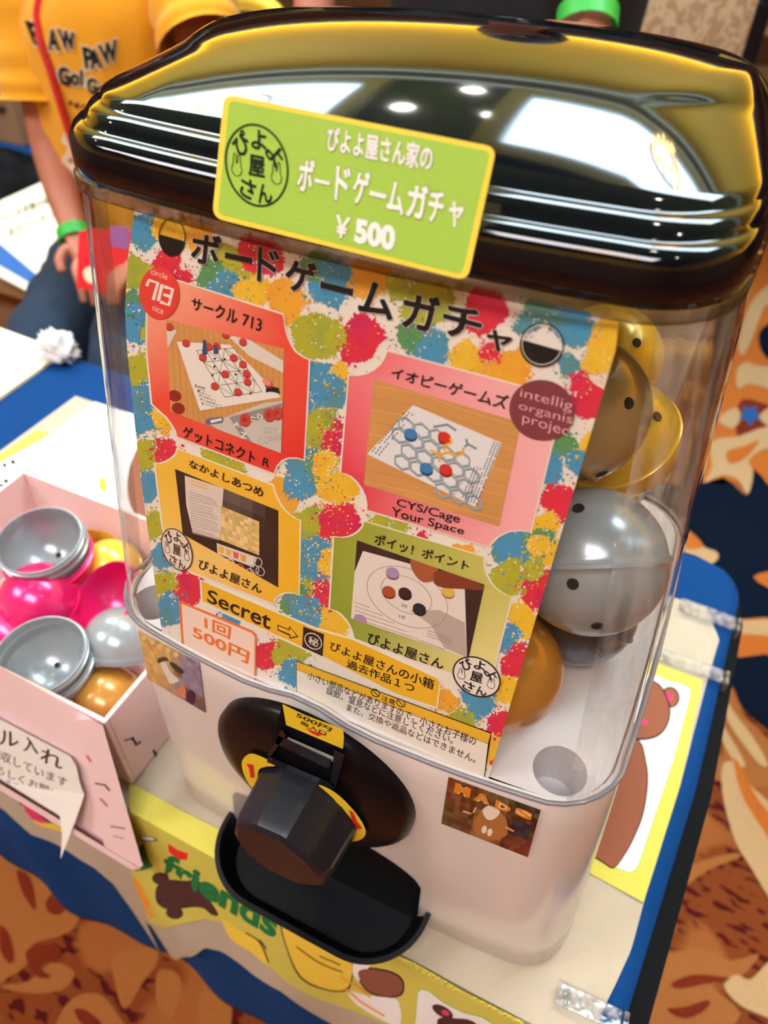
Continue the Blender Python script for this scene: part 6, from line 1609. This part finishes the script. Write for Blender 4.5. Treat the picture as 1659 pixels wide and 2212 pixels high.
bt = onY((20, 300), 2.2)
tt = thing('side_table', (bt[0], bt[1], FLOOR), 'far table with blue cloth behind the seated person', 'table')
ztab = bt[2] - .02
bm_mk('tabletop', box_bm(bt[0] - .7, bt[0] + .35, bt[1] - .32, bt[1] + .35, ztab - .03, ztab, 0.004), WHITE_PLASTIC, tt); bm_mk('cloth', box_bm(bt[0] - .5, bt[0] + .30, bt[1] - .29, bt[1] + .33, ztab, ztab + .004), BLUE_CLOTH, tt)
for x in (bt[0] - .6, bt[0] + .27):
    for y in (bt[1] - .26, bt[1] + .28):
        v, f = tube([(x, y, FLOOR + .001), (x, y, ztab - .03)], 0.016, 10); mk('leg', v, f, BLACK_SATIN, tt, smooth=True)
bb = onY((12, 250), 2.25)
bgp = thing('paper_bag', (bb[0], bb[1], ztab + .004), 'brown paper bag with dark star on the far table', 'bag')
bm_mk('bag_body', box_bm(bb[0] - .18, bb[0] + .12, bb[1] - .06, bb[1] + .09, ztab + .0045, ztab + .21, 0.006), CARD, bgp)
e = Print(lambda p, l=0: onY(p, bb[1] - .062 - l)); e.add([(4 + (14 if k % 2 == 0 else 6) * math.cos(k * PI / 5), 238 + (14 if k % 2 == 0 else 6) * math.sin(k * PI / 5)) for k in range(10)], T_BLACK, 0.0); e.build('star_print', bgp)
# yellow tote bag in the gap right of the yellow shirt
yb2 = onY((545, 62), 1.9)
tote = thing('tote_bag', (yb2[0], yb2[1], FLOOR), 'yellow handled tote bag seen right of the yellow shirt', 'bag')
Y_T = mat('tote_yellow', (244, 206, 56), 0.5)
v, f = tube([tuple(onY(p, 1.9)) for p in S2([(440, 80), (452, 30), (480, 8), (530, 0), (570, 10), (600, 34), (612, 70)], 4, False)], 0.022, 10); mk('handle', v, f, Y_T, tote, smooth=True)
bm_mk('bag_body', box_bm(yb2[0] - .20, yb2[0] + .18, 1.84, 2.02, FLOOR + .002, yb2[2] - .02, 0.02, 3), mat('tote_cream', (232, 214, 190), 0.7), tote, smooth=True)
e = Print(lambda p, l=0: onY(p, 1.838 - l)); e.build if False else None
pnl = onY((505, 40), 2.3)
# ------------------------------------------------------------------ lamps in the ceiling
PANEL = emit('luminous_panel', (214, 238, 255), LAMPS['panel'])
SPOT = emit('downlight_glow', (255, 246, 230), LAMPS['down'])
CRY = emit('crystal_glow', (255, 206, 140), 14)
REAR_FILL = emit('rear_fill_panel', (246, 242, 246), LAMPS['rear'])  # unseen panels behind the camera, added to light the machine's front
def panel_lamp(x0, x1, y0, y1, label, m_=None):
    o = thing('luminous_ceiling', ((x0 + x1) / 2, (y0 + y1) / 2, CEIL - .02), label, 'light', 'ceiling light coffers')
    bm_mk('diffuser', box_bm(x0, x1, y0, y1, CEIL - .03, CEIL - .012), m_ or PANEL, o)
    for a in ((x0 - .12, x0, y0 - .12, y1 + .12), (x1, x1 + .12, y0 - .12, y1 + .12), (x0, x1, y0 - .12, y0), (x0, x1, y1, y1 + .12)): bm_mk('coffer_edge', box_bm(*a, CEIL - .10, CEIL - .001), TRIMM, o)
    return o
def chandelier(x, y, z, r, label):
    o = thing('chandelier', (x, y, CEIL - .03), label, 'chandelier', 'crystal chandeliers')
    v, f = tube([(x, y, CEIL - .03), (x, y, z)], .012, 8); mk('stem', v, f, mat('brass', (190, 150, 80), 0.3, metal=0.9), o)
    rr = random.Random(3); parts = []
    bm = bmesh.new()
    for k in range(64):
        t = rr.uniform(0, 2 * PI); q = r * rr.uniform(.15, 1) ** .6
        bmesh.ops.create_icosphere(bm, subdivisions=1, radius=.022, matrix=Matrix.Translation((x + q * math.cos(t), y + q * math.sin(t), z - rr.uniform(0, .22))))
    m_ = bm_mk('crystals', bm, CRY, o); m_['kind'] = 'stuff'
    v, f = lathe([(r, .0), (r + .01, .02), (r, .04), (r - .02, .02), (r, 0)], 28); mk('hoop', [(a + x, b + y, c + z - .03) for a, b, c in v], f, mat('brass_hoop', (190, 150, 80), 0.3, metal=0.9), o, smooth=True)
    return o

panel_lamp(-0.66, 1.5, 1.26, 2.02, 'bright luminous ceiling panel over the table, right one of the front pair')
panel_lamp(-3.5, -1.55, 1.30, 2.0, 'bright luminous ceiling panel over the table, left one of the front pair')
panel_lamp(-0.5, 1.15, -1.9, -0.9, 'added fill light panel in the ceiling behind the camera, right', REAR_FILL)
panel_lamp(-3.5, -1.62, -1.9, -0.9, 'added fill light panel in the ceiling behind the camera, left', REAR_FILL)
chandelier(0.30, 1.66, CEIL - .30, .17, 'crystal chandelier under the right front ceiling panel')
chandelier(-1.95, 1.5, CEIL - .30, .17, 'crystal chandelier under the left front ceiling panel')
chandelier(0.2, -1.4, CEIL - .35, .22, 'crystal chandelier behind the camera')
for k, (x, y) in enumerate(((-1.24, 1.62), (-0.78, 1.64), (-0.99, 2.04), (-0.58, 2.04), (0.9, 2.07), (-2.3, 2.07), (1.6, 1.2), (1.6, 1.84), (-1.2, 0.9), (-0.8, 0.2), (-1.3, -.6), (0.4, .6), (1.4, -.2), (-3.2, 0.6))):
    o = thing('downlight', (x, y, CEIL - .004), 'small round downlight set in the grey ceiling', 'light', 'round downlights in the grey ceiling')
    v, f = lathe([(.055, 0), (.055, -.006), (.045, -.008), (1e-5, -.008)], 20); mk('lens', [(a + x, b + y, c + CEIL - .002) for a, b, c in v], f, SPOT, o)
    v, f = lathe([(.056, 0), (.07, -.006), (.056, -.010), (.056, 0)], 20); mk('ring', [(a + x, b + y, c + CEIL - .002) for a, b, c in v], f, TRIMM, o)
